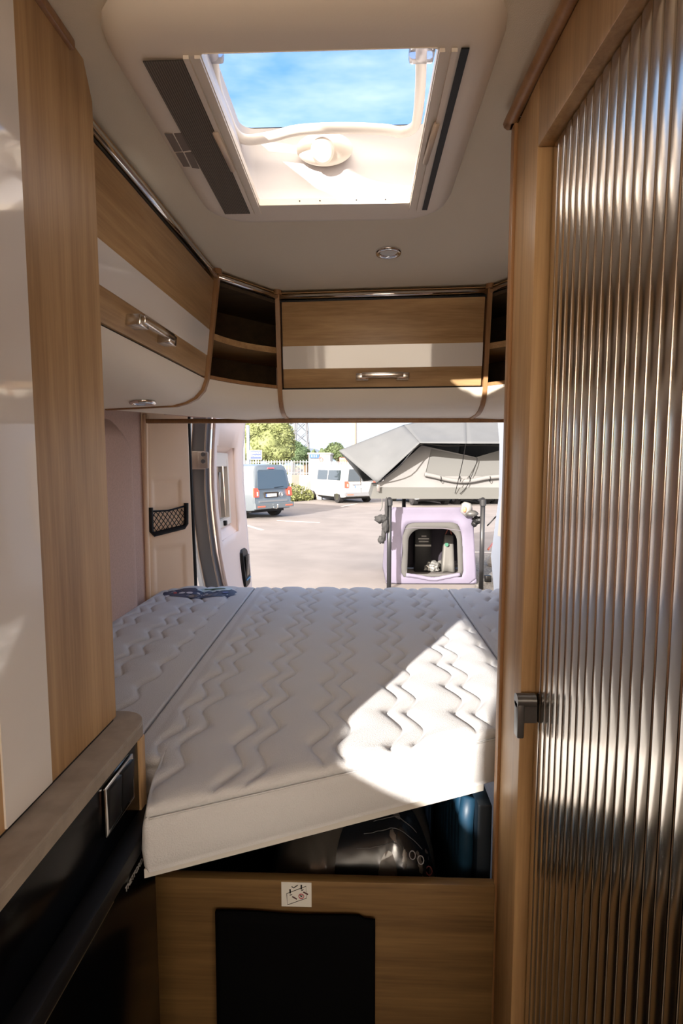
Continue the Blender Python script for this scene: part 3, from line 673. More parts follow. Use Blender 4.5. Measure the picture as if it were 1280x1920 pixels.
for k in range(16):
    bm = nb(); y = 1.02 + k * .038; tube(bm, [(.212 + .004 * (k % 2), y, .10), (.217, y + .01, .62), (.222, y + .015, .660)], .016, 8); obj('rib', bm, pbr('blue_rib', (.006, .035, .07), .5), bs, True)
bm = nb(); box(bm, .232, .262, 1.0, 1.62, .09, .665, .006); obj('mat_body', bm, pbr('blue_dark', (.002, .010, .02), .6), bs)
bm = nb(); box(bm, -.84, .27, 1.0, 2.2, .0, .02); box(bm, -.84, .18, 1.42, 1.44, 0, .674)  # back board added and widened to keep rear daylight out
tag(obj('storage_light_block', bm, pbr('blue_board', (.006, .022, .04), .6)), 'dark blue board added behind the plastic bag to close light out of the storage', 'board')

# ================================================================== KITCHEN, left
kt = thing('kitchen_unit', 'black fronted kitchen unit with fridge below the left worktop', 'kitchen unit', (-.6, .3, 0))
bm = nb(); box(bm, -.87, -.376, -.45, .838, 0, .872); obj('carcass', bm, DRK, kt, False)
bm = nb(); box(bm, -.87, -.366, .838, .862, 0, .872, .002); obj('end_panel', bm, WZ, kt)
bm = nb(); box(bm, -.376, -.3685, -.45, .837, .752, .872, .001); pnl = obj('control_panel', bm, BGL, kt)
# rocker switch
bm = nb(); box(bm, -.3685, -.3645, .715, .812, .790, .866, .003); sw = obj('switch_frame', bm, CHR, pnl)
for y0 in (.722, .765):
    bm = nb(); hexa(bm, [(-.364, y0, .797), (-.364, y0 + .040, .797), (-.368, y0 + .040, .797), (-.368, y0, .797), (-.360, y0, .860), (-.360, y0 + .040, .860), (-.368, y0 + .040, .860), (-.368, y0, .860)], .0015); obj('rocker', bm, BLK, sw)
fg = thing('fridge', 'built in black gloss fridge under the worktop', 'fridge', (-.5, .45, .1))
bm = nb(); box(bm, -.3755, -.352, .20, .856, .10, .705, .004); fd = obj('door', bm, BGL, fg)
bm = nb(); box(bm, -.3755, -.340, .20, .858, .722, .750, .005); obj('grip_ledge', bm, BLK, fg)
bm = nb(); box(bm, -.3755, -.3505, .20, .70, .7055, .7085); obj('trim_line', bm, pbr('brass_trim', (.36, .30, .2), .35, .8), fg, False)
textmesh('THETFORD', .0125, pbr('brand_grey', (.35, .35, .35), .5), fd, frameM((-.3514, .770, .690), (0, 1, 0), (0, 0, 1)), name='brand_lettering', bold=.0002)
wt = thing('worktop', 'long grey brown worktop with rounded corner at the bed end', 'worktop', (-.6, .2, .872))
def wtpoly(z, ins):
    x1, y1 = -.365 - ins, .888 - ins; r_ = .045
    p_ = [Vector((-.87, -.45, z)), Vector((x1, -.45, z))]
    for k in range(9):
        t = R(90 * k / 8); p_.append(Vector((x1 - r_ + r_ * math.cos(t), y1 - r_ + r_ * math.sin(t), z)))
    p_.append(Vector((-.87, y1, z))); return p_
bm = nb(); loft(bm, [wtpoly(.873, .003), wtpoly(.876, 0), wtpoly(.8935, 0), wtpoly(.8945, .001), wtpoly(.8955, .001), wtpoly(.8965, 0), wtpoly(.899, .0005), wtpoly(.900, .003)]); obj('slab', bm, WORK, wt, 25)
tcab = thing('tall_cabinet', 'tall wooden cabinet standing on the worktop with a gloss white stripe', 'cabinet', (-.6, .6, .9))
bm = nb(); pts = [(-.413, .30), (-.413, .855)]
prism(bm, [Vector((-.413, .30, .904)), Vector((-.413, .858, .904)), Vector((-.413, .858, 1.885)), Vector((-.413, .835, 1.93)), Vector((-.413, .30, 1.93))], (-.44, 0, 0)); obj('body', bm, WZ, tcab, False)
bm = nb(); box(bm, -.414, -.4105, .573, .666, .906, 1.925); obj('white_stripe', bm, GLO, tcab, False)
bm = nb(); box(bm, -.425, -.405, .30, .80, 1.915, 1.93, .004); obj('top_trim', bm, WE, tcab)
bm = nb(); box(bm, -.86, -.414, .31, .85, .9, .904); obj('shadow_joint', bm, BLK, tcab, False)

# ================================================================== BATHROOM, right
bt = thing('bathroom_partition', 'wooden post and header framing the silver tambour door', 'partition', (.45, .4, 0))
bm = nb(); box(bm, .262, .29, .848, .968, 0, 1.90, .002); obj('post', bm, WZ, bt)
bm = nb(); box(bm, .256, .263, .955, .975, 0, 1.90, .002); obj('post_edging', bm, WE, bt)
bm = nb(); box(bm, .27, .89, .950, .970, 0, 1.90); obj('rear_panel', bm, WZ, bt, False)
def hx(y): return .262 + (.848 - y) * .035
bm = nb(); hexa(bm, [(hx(.848), .848, 1.80), (hx(-.30), -.30, 1.80), (hx(-.30) + .03, -.30, 1.80), (hx(.848) + .03, .848, 1.80), (hx(.848), .848, 1.90), (hx(-.30), -.30, 1.90), (hx(-.30) + .03, -.30, 1.90), (hx(.848) + .03, .848, 1.90)], .002); obj('header', bm, WZ, bt)
bm = nb(); tube(bm, smoothpath([(.285, .975, 1.908), (.262, .972, 1.908), (.254, .955, 1.908), (.256, .85, 1.908), (hx(-.3) - .006, -.30, 1.908)], 4), .0105, 10); obj('top_moulding', bm, WE, bt, True)
bm = nb(); box(bm, .26, .90, -.3, .97, 1.918, 1.929); obj('top_filler', bm, WX, bt, False)
bm = nb(); box(bm, .30, .89, -.34, -.30, 0, 1.90); obj('front_panel', bm, WZ, bt, False)
td = thing('tambour_door', 'silver ribbed tambour sliding door of the bathroom', 'door', (.29, .4, .05))
bm = nb(); pr = [(-.0104, .0025), (-.0101, 0)] + [(a_, -.0011 * (1 - (a_ / .0104) ** 2) - .0004) for a_ in (-.0096, -.0085, -.007, -.005, -.0025, 0, .0025, .005, .007, .0085, .0096)] + [(.0101, 0), (.0104, .0025)]
sl0 = None; tx = lambda y: .284 + (.848 - y) * .035
for k in range(50):
    y = .832 - .021 * k; x = tx(y)
    if sl0 is None:
        bm = nb(); loft(bm, [[Vector((x + b, y + a, z)) for a, b in pr] for z in (.05, 1.798)]); sl0 = obj('slat', bm, TAM, td, 60)
    else:
        c = sl0.copy(); COL.objects.link(c); c.location = Vector((x - tx(.832), y - .832, 0))
        c.rotation_euler = (0, 0, 0)
bm = nb(); hexa(bm, [(tx(.84) + .004, .846, .05), (tx(-.3) + .004, -.28, .05), (tx(-.3) + .008, -.28, .05), (tx(.84) + .008, .846, .05), (tx(.84) + .004, .846, 1.80), (tx(-.3) + .004, -.28, 1.80), (tx(-.3) + .008, -.28, 1.80), (tx(.84) + .008, .846, 1.80)]); obj('backing', bm, BLK, td, False)
bm = nb(); x = .252
box(bm, .250, .262, .822, .842, .895, .955, .003); box(bm, .262, .282, .826, .838, .92, .95); cyl(bm, (.250, .832, .955), .011, .030, 0, 16); obj('handle', bm, pbr('handle_grey', (.16, .165, .17), .35, .7), td)

# ================================================================== OUTSIDE
def van(label, loc, ang, paint, hatch_glass, plate, hitch=True, cat='van', name='parked_van', grp=None, chrome_split=False, blue_plate=True):
    a = R(ang); ex = Vector((math.cos(a), math.sin(a), 0)); ey = Vector((-math.sin(a), math.cos(a), 0)); O = Vector(loc)
    def Wp(x, y, z): return O + ex * x + ey * y + Vector((0, 0, z))
    t = thing(name, label, cat, O, grp)
    def sec(y, hb, hw, ht, z0, zt, ytop=0):
        return [Wp(-hb, y, z0), Wp(-hw, y, z0 + .25), Wp(-hw, y, .95), Wp(-hw + .03, y + ytop * .3, 1.2), Wp(-ht - .05, y + ytop * .9, zt - .22), Wp(-ht + .06, y + ytop, zt - .05), Wp(-ht + .2, y + ytop, zt), Wp(0, y + ytop, zt + .02),
                Wp(ht - .2, y + ytop, zt), Wp(ht - .06, y + ytop, zt - .05), Wp(ht + .05, y + ytop * .9, zt - .22), Wp(hw - .03, y + ytop * .3, 1.2), Wp(hw, y, .95), Wp(hw, y, z0 + .25), Wp(hb, y, z0)]
    bm = nb(); loft(bm, [sec(.0, .82, .88, .74, .36, 1.88, .14), sec(.06, .88, .94, .78, .33, 1.93, .12), sec(.3, .9, .95, .80, .3, 1.95, .1), sec(2.5, .9, .95, .80, .3, 1.95), sec(3.4, .9, .95, .78, .3, 1.92), sec(3.7, .9, .94, .70, .3, 1.8), sec(4.5, .88, .92, .75, .3, 1.22), sec(4.85, .8, .85, .7, .35, 1.0)])
    obj('body', bm, paint, t, 40)
    def ry(z): return float(np.interp(z, [.95, 1.2, 1.70, 1.88], [0, .042, .126, .14]))
    def rear(name, pts, mat, o0=-.01, o1=.025, par=t):
        bm = nb(); A = [Wp(x, ry(z) + .03, z) for x, z in pts]; B = [Wp(x, ry(z) - o1, z) for x, z in pts]; loft(bm, [A, B]); return obj(name, bm, mat, par, 30)
    if chrome_split:
        rear('rear_window', [(-.74, 1.12), (-.05, 1.12), (-.05, 1.72), (-.62, 1.72)], hatch_glass); rear('rear_window', [(.05, 1.12), (.74, 1.12), (.62, 1.72), (.05, 1.72)], hatch_glass)
        rear('centre_seam', [(-.008, .5), (.008, .5), (.008, 1.82), (-.008, 1.82)], DRK, o1=.027)
        rear('handle_bar', [(-.5, .93), (-.05, .93), (-.05, .98), (-.5, .98)], GREYP)
    else:
        rear('rear_window', [(-.74, 1.08), (.74, 1.08), (.66, 1.70), (.60, 1.76), (-.60, 1.76), (-.66, 1.70)], hatch_glass)
        rear('plate_recess', [(-.42, .76), (.22, .76), (.22, .96), (-.42, .96)], DRK, o1=.02)
        rear('crease', [(-.70, .60), (.70, .60), (.70, .66), (-.70, .66)], GREYP, o1=.015)
        rear('wiper', [(.05, 1.10), (.5, 1.14), (.5, 1.155), (.05, 1.12)], BLK, o1=.04)
        bm = nb(); c = Wp(.36, ry(.85) - .02, .86); tube(bm, [c + ex * (.085 * math.cos(q)) + Vector((0, 0, .085 * math.sin(q))) for q in np.linspace(0, 6.0, 20)], .012, 6, True)
        for q in ([(-.05, .06), (-.018, -.05), (0, 0), (.018, -.05), (.05, .06)],): tube(bm, [c + ex * a_ + Vector((0, 0, b_)) for a_, b_ in q], .010, 5)
        obj('emblem', bm, CHR, t)
    for s in (-1, 1):
        rear('tail_light', [(s * .93, .80), (s * .72, .80), (s * .70, 1.0), (s * .76, 1.12), (s * .92, 1.12)], pbr('tail_red', (.75, .06, .03), .2, coat=.6), o1=.03)
        rear('reverse_lens', [(s * .80, .84), (s * .75, .84), (s * .75, .98), (s * .80, .98)], pbr('tail_clear', (.85, .70, .66), .2), o1=.035)
        rear('reflector', [(s * .85, .43), (s * .5, .43), (s * .5, .48), (s * .85, .48)], pbr('tail_red2', (.6, .12, .08), .3), o1=.125)
    rear('brake_light', [(-.16, 1.80), (.16, 1.80), (.15, 1.84), (-.15, 1.84)], pbr('brake_red', (.55, .1, .12), .3), o1=.03)
    rear('bumper', [(-.93, .38), (.93, .38), (.94, .56), (-.94, .56)], paint if not chrome_split else GREYP, o1=.115)
    pl_ = rear('number_plate', [(-.38, .79), (.14, .79), (.14, .90), (-.38, .90)], pbr('plate_white', (.75, .77, .8), .5), o1=.028)
    rear('plate_band', [(-.38, .79), (-.34, .79), (-.34, .90), (-.38, .90)], pbr('plate_blue', (.03, .12, .5), .5), o1=.032, par=pl_)
    for k in range(7):
        x = -.30 + k * .06; rear('plate_character', [(x, .81), (x + .012, .81), (x + .012, .88), (x, .88)], INK, o1=.031, par=pl_)
    for s in (-1, 1):
        for yy in (.85, 3.85):
            bm = nb(); c = Wp(s * .93, yy, .33); tube(bm, [c, c - ex * s * .24], .33, 28); wh = obj('wheel', bm, pbr('tyre', (.012, .012, .014), .85), t, 40)
            bm = nb(); tube(bm, [c + ex * s * .005, c - ex * s * .02], .19, 20); obj('hub', bm, SAT, wh)
        bm = nb(); 
        for (y0, y1) in ((.5, 1.9), (2.0, 3.2)):
            loft(bm, [[Wp(s * .935, y0, 1.15), Wp(s * .935, y1, 1.15), Wp(s * .86, y1, 1.66), Wp(s * .86, y0, 1.66)], [Wp(s * .90, y0, 1.15), Wp(s * .90, y1, 1.15), Wp(s * .82, y1, 1.66), Wp(s * .82, y0, 1.66)]])
        if not chrome_split: bm.free()
        else: obj('side_windows', bm, hatch_glass, t, False)
    bm = nb(); box(bm, -.1, .1, -.1, .1, -.1, .1); bm.free()
    if hitch:
        bm = nb(); tube(bm, [Wp(0, .2, .38), Wp(0, -.16, .36), Wp(0, -.22, .40), Wp(0, -.22, .46)], .022, 8); blob(bm, Wp(0, -.22, .49), (.035, .035, .035), 2, 0); obj('tow_bar', bm, CHR, t)
    bm = nb(); loft(bm, [[Wp(-.8, .3, .32), Wp(.8, .3, .32), Wp(.8, 4.3, .32), Wp(-.8, 4.3, .32)], [Wp(-.8, .3, .22), Wp(.8, .3, .22), Wp(.8, 4.3, .22), Wp(-.8, 4.3, .22)]]); obj('underbody', bm, BLK, t, False)
    return t
GB = pbr('van_grey', (.12, .145, .17), .25, .2, coat=.8); WB = pbr('van_white', (.36, .36, .37), .3, coat=.6)
VG = pbr('van_glass', (.035, .055, .08), .05, coat=1); VG2 = pbr('van_glass_dark', (.03, .04, .05), .06, coat=1)
c0 = PY(476, 958, 18.6)
ca_ = 52; offv = Vector((math.cos(R(ca_)), math.sin(R(ca_)), 0)) * .93
van('grey panel van parked outside, seen from the rear left corner', (c0.x + offv.x, 18.6 + offv.y, GZ), ca_, GB, VG, 0)
c1 = PY(647, 940, 27.0)
wv = van('white van parked by the gate, roof hidden by the tent awning', (c1.x + .80, 26.9, GZ), 30, WB, VG2, 0, hitch=False, chrome_split=True, grp=None)
labs = ['white van mostly hidden behind the tent, its wheels showing beside the left pole', 'white van behind the middle of the tent, wheels showing beneath', 'white van behind the right of the tent, wheels showing beneath']
for k, x in enumerate((3.6, 6.0, 8.3)):
    c = copytree(wv); c.location = (x - .3 * k, 25.2 + k * .5, GZ); c.rotation_euler = (0, 0, R(-14)); c['label'] = labs[k]; c['group'] = 'row of white vans behind the tent'

# ---- tree, bushes
def leafcloud(name, lobes, n, size, mat, parent=None, label=None, cat=None):
    vs, fs = [], []
    for k in range(n):
        c, r_ = lobes[random.randrange(len(lobes))]
        d_ = Vector((random.gauss(0, 1), random.gauss(0, 1), random.gauss(0, 1))).normalized() * (random.uniform(.75, 1.03))
        p_ = Vector((c[0] + d_.x * r_[0], c[1] + d_.y * r_[1], c[2] + d_.z * r_[2]))
        u = Vector((random.gauss(0, 1), random.gauss(0, 1), random.gauss(0, 1))).normalized(); v = u.orthogonal().normalized()
        s = size * random.uniform(.6, 1.4); b = len(vs); vs += [p_ - u * s, p_ + v * s * .5, p_ + u * s, p_ - v * s * .5]; fs.append((b, b + 1, b + 2, b + 3))
    me = bpy.data.meshes.new(name); me.from_pydata(vs, [], fs); me.update()
    o = link(name, me, mat, parent); o['kind'] = 'stuff'
    if label: tag(o, label, cat)
    return o
LEAF = pbr('leaf_light', (.135, .16, .06), .7, var=.35, vs=.9); LEAFD = pbr('leaf_dark', (.05, .085, .035), .7, var=.3, vs=.5); BARK = pbr('bark', (.12, .09, .06), .9, bump=.5, bs=10)
def tree(label, base_, lobes, n, size, mat, trunk):
    t = thing('tree', label, 'tree', base_)
    bm = nb(); b = Vector(base_); tube(bm, smoothpath([b - Vector((0, 0, .1)), b + Vector((.1, 0, trunk * .5)), b + Vector((0, 0, trunk))], 3), [.3] * 6 + [.12], 8)
    for k in range(5):
        a = k * 1.3; tube(bm, [b + Vector((0, 0, trunk * .6)), b + Vector((math.cos(a) * 1.2, math.sin(a) * 1.2, trunk * 1.1))], [.12, .05], 6)
    obj('trunk', bm, BARK, t)
    bm = nb()
    for i, (c, r_) in enumerate(lobes): blob(bm, c, [q * .86 for q in r_], 2, .25, 2, i)
    o = obj('inner_crown', bm, mat, t, True)
    leafcloud('foliage', lobes, n, size, mat, t)
def lob(px, py, Yv, rr_): p_ = PY(px, py, Yv); return (tuple(p_), rr_)
tree('big light green tree behind the fence', (-9.8, 60, GZ), [lob(472, 815, 60, (1.6, 1.6, 1.9)), lob(492, 805, 60, (1.7, 1.6, 1.7)), lob(515, 800, 60, (1.8, 1.7, 1.6)), lob(532, 820, 60, (1.2, 1.4, 1.7)), lob(535, 845, 60, (1.1, 1.4, 1.4)), lob(500, 835, 59, (2.2, 1.7, 1.9)), lob(475, 845, 59, (1.7, 1.6, 1.6)), lob(520, 850, 59, (1.8, 1.6, 1.2)), lob(505, 775, 61, (2.0, 1.6, 1.8)), lob(480, 785, 61, (1.6, 1.6, 1.5))], 9000, .16, LEAF, 4)
tree('darker small tree behind the lattice pylon', (-7.6, 74, GZ), [lob(562, 852, 74, (1.5, 1.5, 1.4)), lob(556, 842, 74, (.9, 1, 1.1)), lob(570, 858, 74, (1.0, 1.2, 1.0))], 2200, .16, LEAFD, 3)
tree('small dark tree glimpsed through the gap by the door hinge', (-10.4, 32, GZ), [lob(359, 830, 32, (.9, 1, .75)), lob(362, 812, 32, (.5, .6, .5)), lob(350, 850, 32, (1.5, 1, .9))], 1500, .09, LEAFD, 2)
tree('round tree on the skyline left of the wooden pole', (-3.4, 90, GZ), [lob(628, 843, 90, (1.5, 1.5, 1.2)), lob(618, 850, 90, (1.3, 1.5, 1)), lob(636, 852, 90, (1.3, 1.5, 1.2))], 2000, .2, pbr('leaf_mid', (.07, .10, .04), .7, var=.3, vs=.5), 3)
for i, (px, py, w_) in enumerate(((588, 856, .75), (602, 854, .85), (660, 858, 1.5), (690, 860, 1.7), (730, 858, 2.2), (452, 857, 3))):
    p_ = PY(px, py, 120); bm = nb(); blob(bm, (p_.x, 120, p_.z - 1.5), (w_, 2, 2.8), 3, .5, 3, i)
    tag(obj('distant_bush', bm, pbr('leaf_mid', (0, 0, 0)), smooth=True), 'hazy clump of trees on the skyline behind the fence, %s' % ['leftmost by the pylon', 'second, above the white building', 'behind the awning tip', 'hidden behind the awning', 'hidden behind the tent', 'above the grey van roof'][i], 'tree', 'clumps of trees on the skyline')
# hills
bm = nb(); pts = []
for k in range(60):
    x = -420 + 840 * k / 59; z = 14 + 22 * math.exp(-((x + 110) / 55) ** 2) + 9 * noise.noise(Vector((x * .01, 0, 0))) + 6 * math.exp(-((x - 60) / 100) ** 2); pts.append((x, z))
loft(bm, [[(x, 1100, GZ), (x, 1100, z * .45), (x, 1180, z), (x, 1300, GZ)] for x, z in pts], False); o = obj('hills', bm, pbr('hill_blue', (.10, .14, .19), 1), smooth=True); o['kind'] = 'structure'; o['label'] = 'low blue grey hills on the horizon'
bm = nb(); box(bm, -400, 400, 240, 1300, GZ - .5, GZ - .02); struct('ground', bm, pbr('field', (.22, .22, .14), 1))
# ---- pylon
py_ = thing('lattice_pylon', 'steel lattice power pylon rising behind the fence', 'pylon', (-10.2, 90, GZ)); STL = pbr('galv', (.10, .11, .13), .6)
LW = [PY(549, 862, 90), PY(553, 780, 90)]; RW = [PY(578, 862, 90), PY(572, 780, 90)]
ztop = 16.0
def side(seg_, z): a_, b_ = seg_; t = (z - a_.z) / (b_.z - a_.z); return a_.x + (b_.x - a_.x) * t
for nm, yy in ((0, 0), (1, 2.4)):
    for s in (LW, RW):
        bm = nb(); dz = 1 if s is LW else -1; f_ = lambda z: (side(s, z) , 90 + yy, z); tube(bm, [f_(GZ), f_(ztop)], .15, 5); obj('leg', bm, STL, py_)
    zz = np.linspace(GZ, ztop, 10)
    for i in range(9):
        for q in ((LW, RW), (RW, LW)):
            bm = nb(); tube(bm, [(side(q[0], zz[i]), 90 + yy, zz[i]), (side(q[1], zz[i + 1]), 90 + yy, zz[i + 1])], .06, 4); obj('brace', bm, STL, py_)
# ---- wooden pole
bm = nb(); p_ = PY(664, 850, 34); tube(bm, [(p_.x, 34, GZ - .1), (p_.x, 34, 4), (p_.x + .05, 34, 9)], [.17, .15, .13], 12); tube(bm, [(p_.x - .17, 34, GZ), (p_.x - .13, 34, 9)], .02, 5)
tag(obj('utility_pole', bm, pbr('pole_wood', (.27, .21, .165), .8)), 'tall weathered wooden utility pole above the tent awning', 'pole')
# ---- perimeter wall, fence, gate
WHT = pbr('wall_white', (.33, .32, .31), .8, var=.04, vs=2); 
pw = thing('boundary_wall', 'low white wall with metal fence on top at the edge of the car park', 'wall', (-8, 31, GZ))
WA, WB_ = PY(430, 930, 36), PY(596, 934, 30); WA.z = WB_.z = GZ
bm = nb(); dd = (WB_ - WA).normalized(); nn = Vector((-dd.y, dd.x, 0)) * .2; hw_ = 1.33
prism(bm, [WA - dd * 10, WB_, WB_ + nn, WA - dd * 10 + nn], (0, 0, 1.35)); obj('wall_panel', bm, WHT, pw, False)
L_ = (WB_ - WA).length + 6
n = 56
bm = nb(); b0 = WA - dd * 6 + nn * .5; box(bm, -.02, .02, -.02, .02, 1.34, 2.22); bmesh.ops.translate(bm, verts=bm.verts[:], vec=b0); pk0 = obj('picket', bm, pbr('fence_white', (.40, .41, .42), .5), pw, False)
for k in range(1, n):
    c = pk0.copy(); COL.objects.link(c); c.location = dd * (L_ * k / (n - 1))
for z in (1.45, 2.1):
    bm = nb(); tube(bm, [b0 + Vector((0, 0, z)), b0 + dd * L_ + Vector((0, 0, z))], .025, 5); obj('fence_rail', bm, MATS['fence_white'], pw)
bm = nb(); p_ = PY(598, 936, 29.6); box(bm, p_.x - .16, p_.x + .16, 29.4, 29.75, GZ, 1.05, .02); tag(obj('gate_pillar', bm, WHT), 'white square pillar between the wall and the gate', 'pillar')
gt = thing('sliding_gate', 'grey metal sliding gate with vertical bars by the white van', 'gate', (-.7, 29.5, GZ)); GM = pbr('gate_grey', (.16, .18, .22), .5, .3)
xg0, xg1 = p_.x + .18, PY(649, 936, 29.6).x
bm = nb(); box(bm, xg0, xg1, 29.5, 29.56, GZ + .02, GZ + .30, .01); obj('lower_beam', bm, GM, gt)
for z in (GZ + .42, 1.02):
    bm = nb(); box(bm, xg0, xg1, 29.5, 29.55, z, z + .07); obj('rail', bm, GM, gt)
for k in range(13):
    x = xg0 + .04 + (xg1 - xg0 - .08) * k / 12; bm = nb(); box(bm, x - .018, x + .018, 29.51, 29.54, GZ + .28, 1.5); obj('bar', bm, GM, gt, False)
bf = thing('rear_fence', 'thin white metal fence running behind the gate', 'fence', (0, 36, GZ))
for k in range(30):
    x = -2.6 + k * .16; bm = nb(); box(bm, x - .015, x + .015, 36, 36.03, GZ, 1.55); obj('picket', bm, MATS['fence_white'], bf, False)
for z in (-.2, 1.4):
    bm = nb(); box(bm, -2.7, 2.3, 36.03, 36.06, z, z + .05); obj('rail', bm, MATS['fence_white'], bf, False)
# ---- building, signs
bd = thing('low_building', 'low white industrial building with blue sign beyond the fence', 'building', (-4.6, 55, GZ))
a_, b_ = PY(578, 851, 55), PY(619, 851, 55); bm = nb(); box(bm, a_.x, b_.x, 55, 60, GZ, a_.z, .05); obj('wall', bm, WHT, bd)
bm = nb(); box(bm, a_.x - .1, b_.x + .1, 54.9, 60.1, a_.z - .05, a_.z + .12); obj('roof_edge', bm, WHT, bd)
q0, q1 = PY(580, 852, 54.9), PY(598, 859, 54.9); bm = nb(); box(bm, q0.x, q1.x, 54.85, 54.95, q1.z, q0.z); sg = obj('blue_sign', bm, pbr('sign_blue', (.015, .07, .22), .5), bd, False)
for k, x in enumerate((.25, .5, .72)):
    bm = nb(); xx = q0.x + (q1.x - q0.x) * x; box(bm, xx - .05, xx + .05, 54.82, 54.85, q1.z + .1, q0.z - .1); obj('white_mark', bm, WHT, sg, False)
bm = nb(); c = PY(601, 861, 54.85); tube(bm, [c + Vector((.18 * math.cos(q), 0, .2 * math.sin(q))) for q in np.linspace(0, 6, 14)], .04, 5, True); obj('round_mark', bm, pbr('mark_red', (.6, .1, .1), .5), bd)
bm = nb(); a_, b_ = PY(636, 858, 45), PY(662, 868, 45); box(bm, a_.x, b_.x, 45, 45.2, b_.z, a_.z, .02); box(bm, a_.x + .2, a_.x + .3, 45.05, 45.15, GZ, b_.z); box(bm, b_.x - .3, b_.x - .2, 45.05, 45.15, GZ, b_.z)
tag(obj('red_board', bm, pbr('board_red', (.75, .12, .08), .5)), 'red board on posts by the awning tip', 'sign')
s1 = thing('direction_sign', 'small blue sign with white border above the grey van roof', 'sign', tuple(PY(479, 866, 26)))
a_, b_ = PY(467.5, 844, 26), PY(491, 862, 26)
bm = nb(); box(bm, a_.x, b_.x, 26, 26.04, b_.z, a_.z, .01); obj('board', bm, WHT, s1)
bm = nb(); box(bm, a_.x + .05, b_.x - .05, 25.985, 26, b_.z + .05, a_.z - .05); bf_ = obj('blue_field', bm, pbr('sign_blue2', (.02, .045, .15), .5), s1, False)
mM = lambda z: frameM(((a_.x + b_.x) / 2, 25.98, z), (1, 0, 0), (0, 0, 1))
textmesh('SERVICE', .13, WHT, bf_, mM(a_.z - .14), name='lettering', bold=.004); textmesh('Travaux', .16, WHT, bf_, mM(a_.z - .28), name='lettering', bold=.004)
bm = nb(); box(bm, (a_.x + b_.x) / 2 - .03, (a_.x + b_.x) / 2 + .03, 26.01, 26.04, GZ, b_.z); obj('post', bm, SAT, s1)
s2 = thing('totem_sign', 'tall blue and white roadside sign beside the open rear door', 'sign', (-5.9, 27, GZ))
a_, b_ = PY(440, 785, 27), PY(459, 862, 27)
bm = nb(); box(bm, a_.x, b_.x, 27, 27.12, GZ, 3.6, .01); obj('panel', bm, WHT, s2)
bm = nb(); box(bm, a_.x, b_.x - .12, 26.98, 27, b_.z + .45, 3.5); ff = obj('blue_field', bm, pbr('sign_blue3', (.025, .08, .25), .5), s2, False)
for zz_ in (2.3, 1.65):
    bm = nb(); cyl(bm, (b_.x - .16, 26.985, zz_), .05, -.01, 1, 12); obj('white_mark', bm, WHT, ff)
bm = nb(); q = PY(463.5, 800, 27); box(bm, q.x - .05, q.x + .07, 27.0, 27.2, GZ, 3.3); obj('side_post', bm, pbr('slate', (.22, .28, .36), .5), s2)
# ---- plants along wall
for i, (px, py, s) in enumerate(((540, 905, .42), (547, 922, .5), (557, 928, .45), (568, 930, .4), (578, 933, .3))):
    p_ = PY(px, py, 28 + i * .3); lobes = [((p_.x, p_.y, GZ + s * .8), (s, s, s * 1.1)), ((p_.x - .2, p_.y, GZ + s * .4), (s, s, s * .6))]
    if i == 0: lobes.append(((p_.x - .25, p_.y, GZ + 1.1), (.28, .3, .6)))
    leafcloud('wild_shrub', lobes, 500, .07, pbr('weed_green', (.17, .19, .07), .8, var=.3, vs=2), None, 'wild yellow green weeds at the foot of the white wall, %s' % ['beside the grey van', 'second from the van', 'in the middle of the row', 'fourth from the van', 'rightmost of the row'][i], 'shrub')['group'] = 'weeds along the white wall'
# ---- markings
PAINT = pbr('line_paint', (.36, .35, .34), .8)
def line(label, p, q, w_):
    p, q = PZ(*p, GZ), PZ(*q, GZ); d_ = (q - p).normalized(); nn = Vector((-d_.y, d_.x, 0)) * w_ / 2
    bm = nb(); prism(bm, [p - nn, q - nn, q + nn, p + nn], (0, 0, .006)); tag(obj('painted_line', bm, PAINT, smooth=False), label, 'marking', 'white parking lines')
line('white painted parking line in front of the grey van', (462, 985), (492, 994), .12)
line('white painted parking line beside the shadow of the grey van', (520, 976), (600, 980), .10)
line('white painted line on the shaded asphalt behind the lavender cube', (870, 1035), (960, 1037), .10)
line('white painted line near the white van', (640, 950), (670, 944), .12)
bm = nb(); pts = [PZ(x, y, GZ) for x, y in ((893, 1045), (960, 1030), (1010, 1100), (990, 1240), (880, 1240))]; prism(bm, pts, (0, 0, .012)); tag(obj('gravel_patch', bm, pbr('gravel', (.16, .15, .135), .95, var=.5, vs=40, bump=1, bs=50), smooth=False), 'patch of loose grey gravel right of the lavender cube', 'gravel', kind='stuff')
bm = nb(); p_ = PZ(926, 1062, GZ); blob(bm, (p_.x, p_.y, GZ + .09), (.14, .16, .13), 3, .35, 3, 3); tag(obj('stone', bm, pbr('stone', (.32, .30, .28), .8), smooth=True), 'pale rounded stone lying on the gravel by the right door', 'stone')

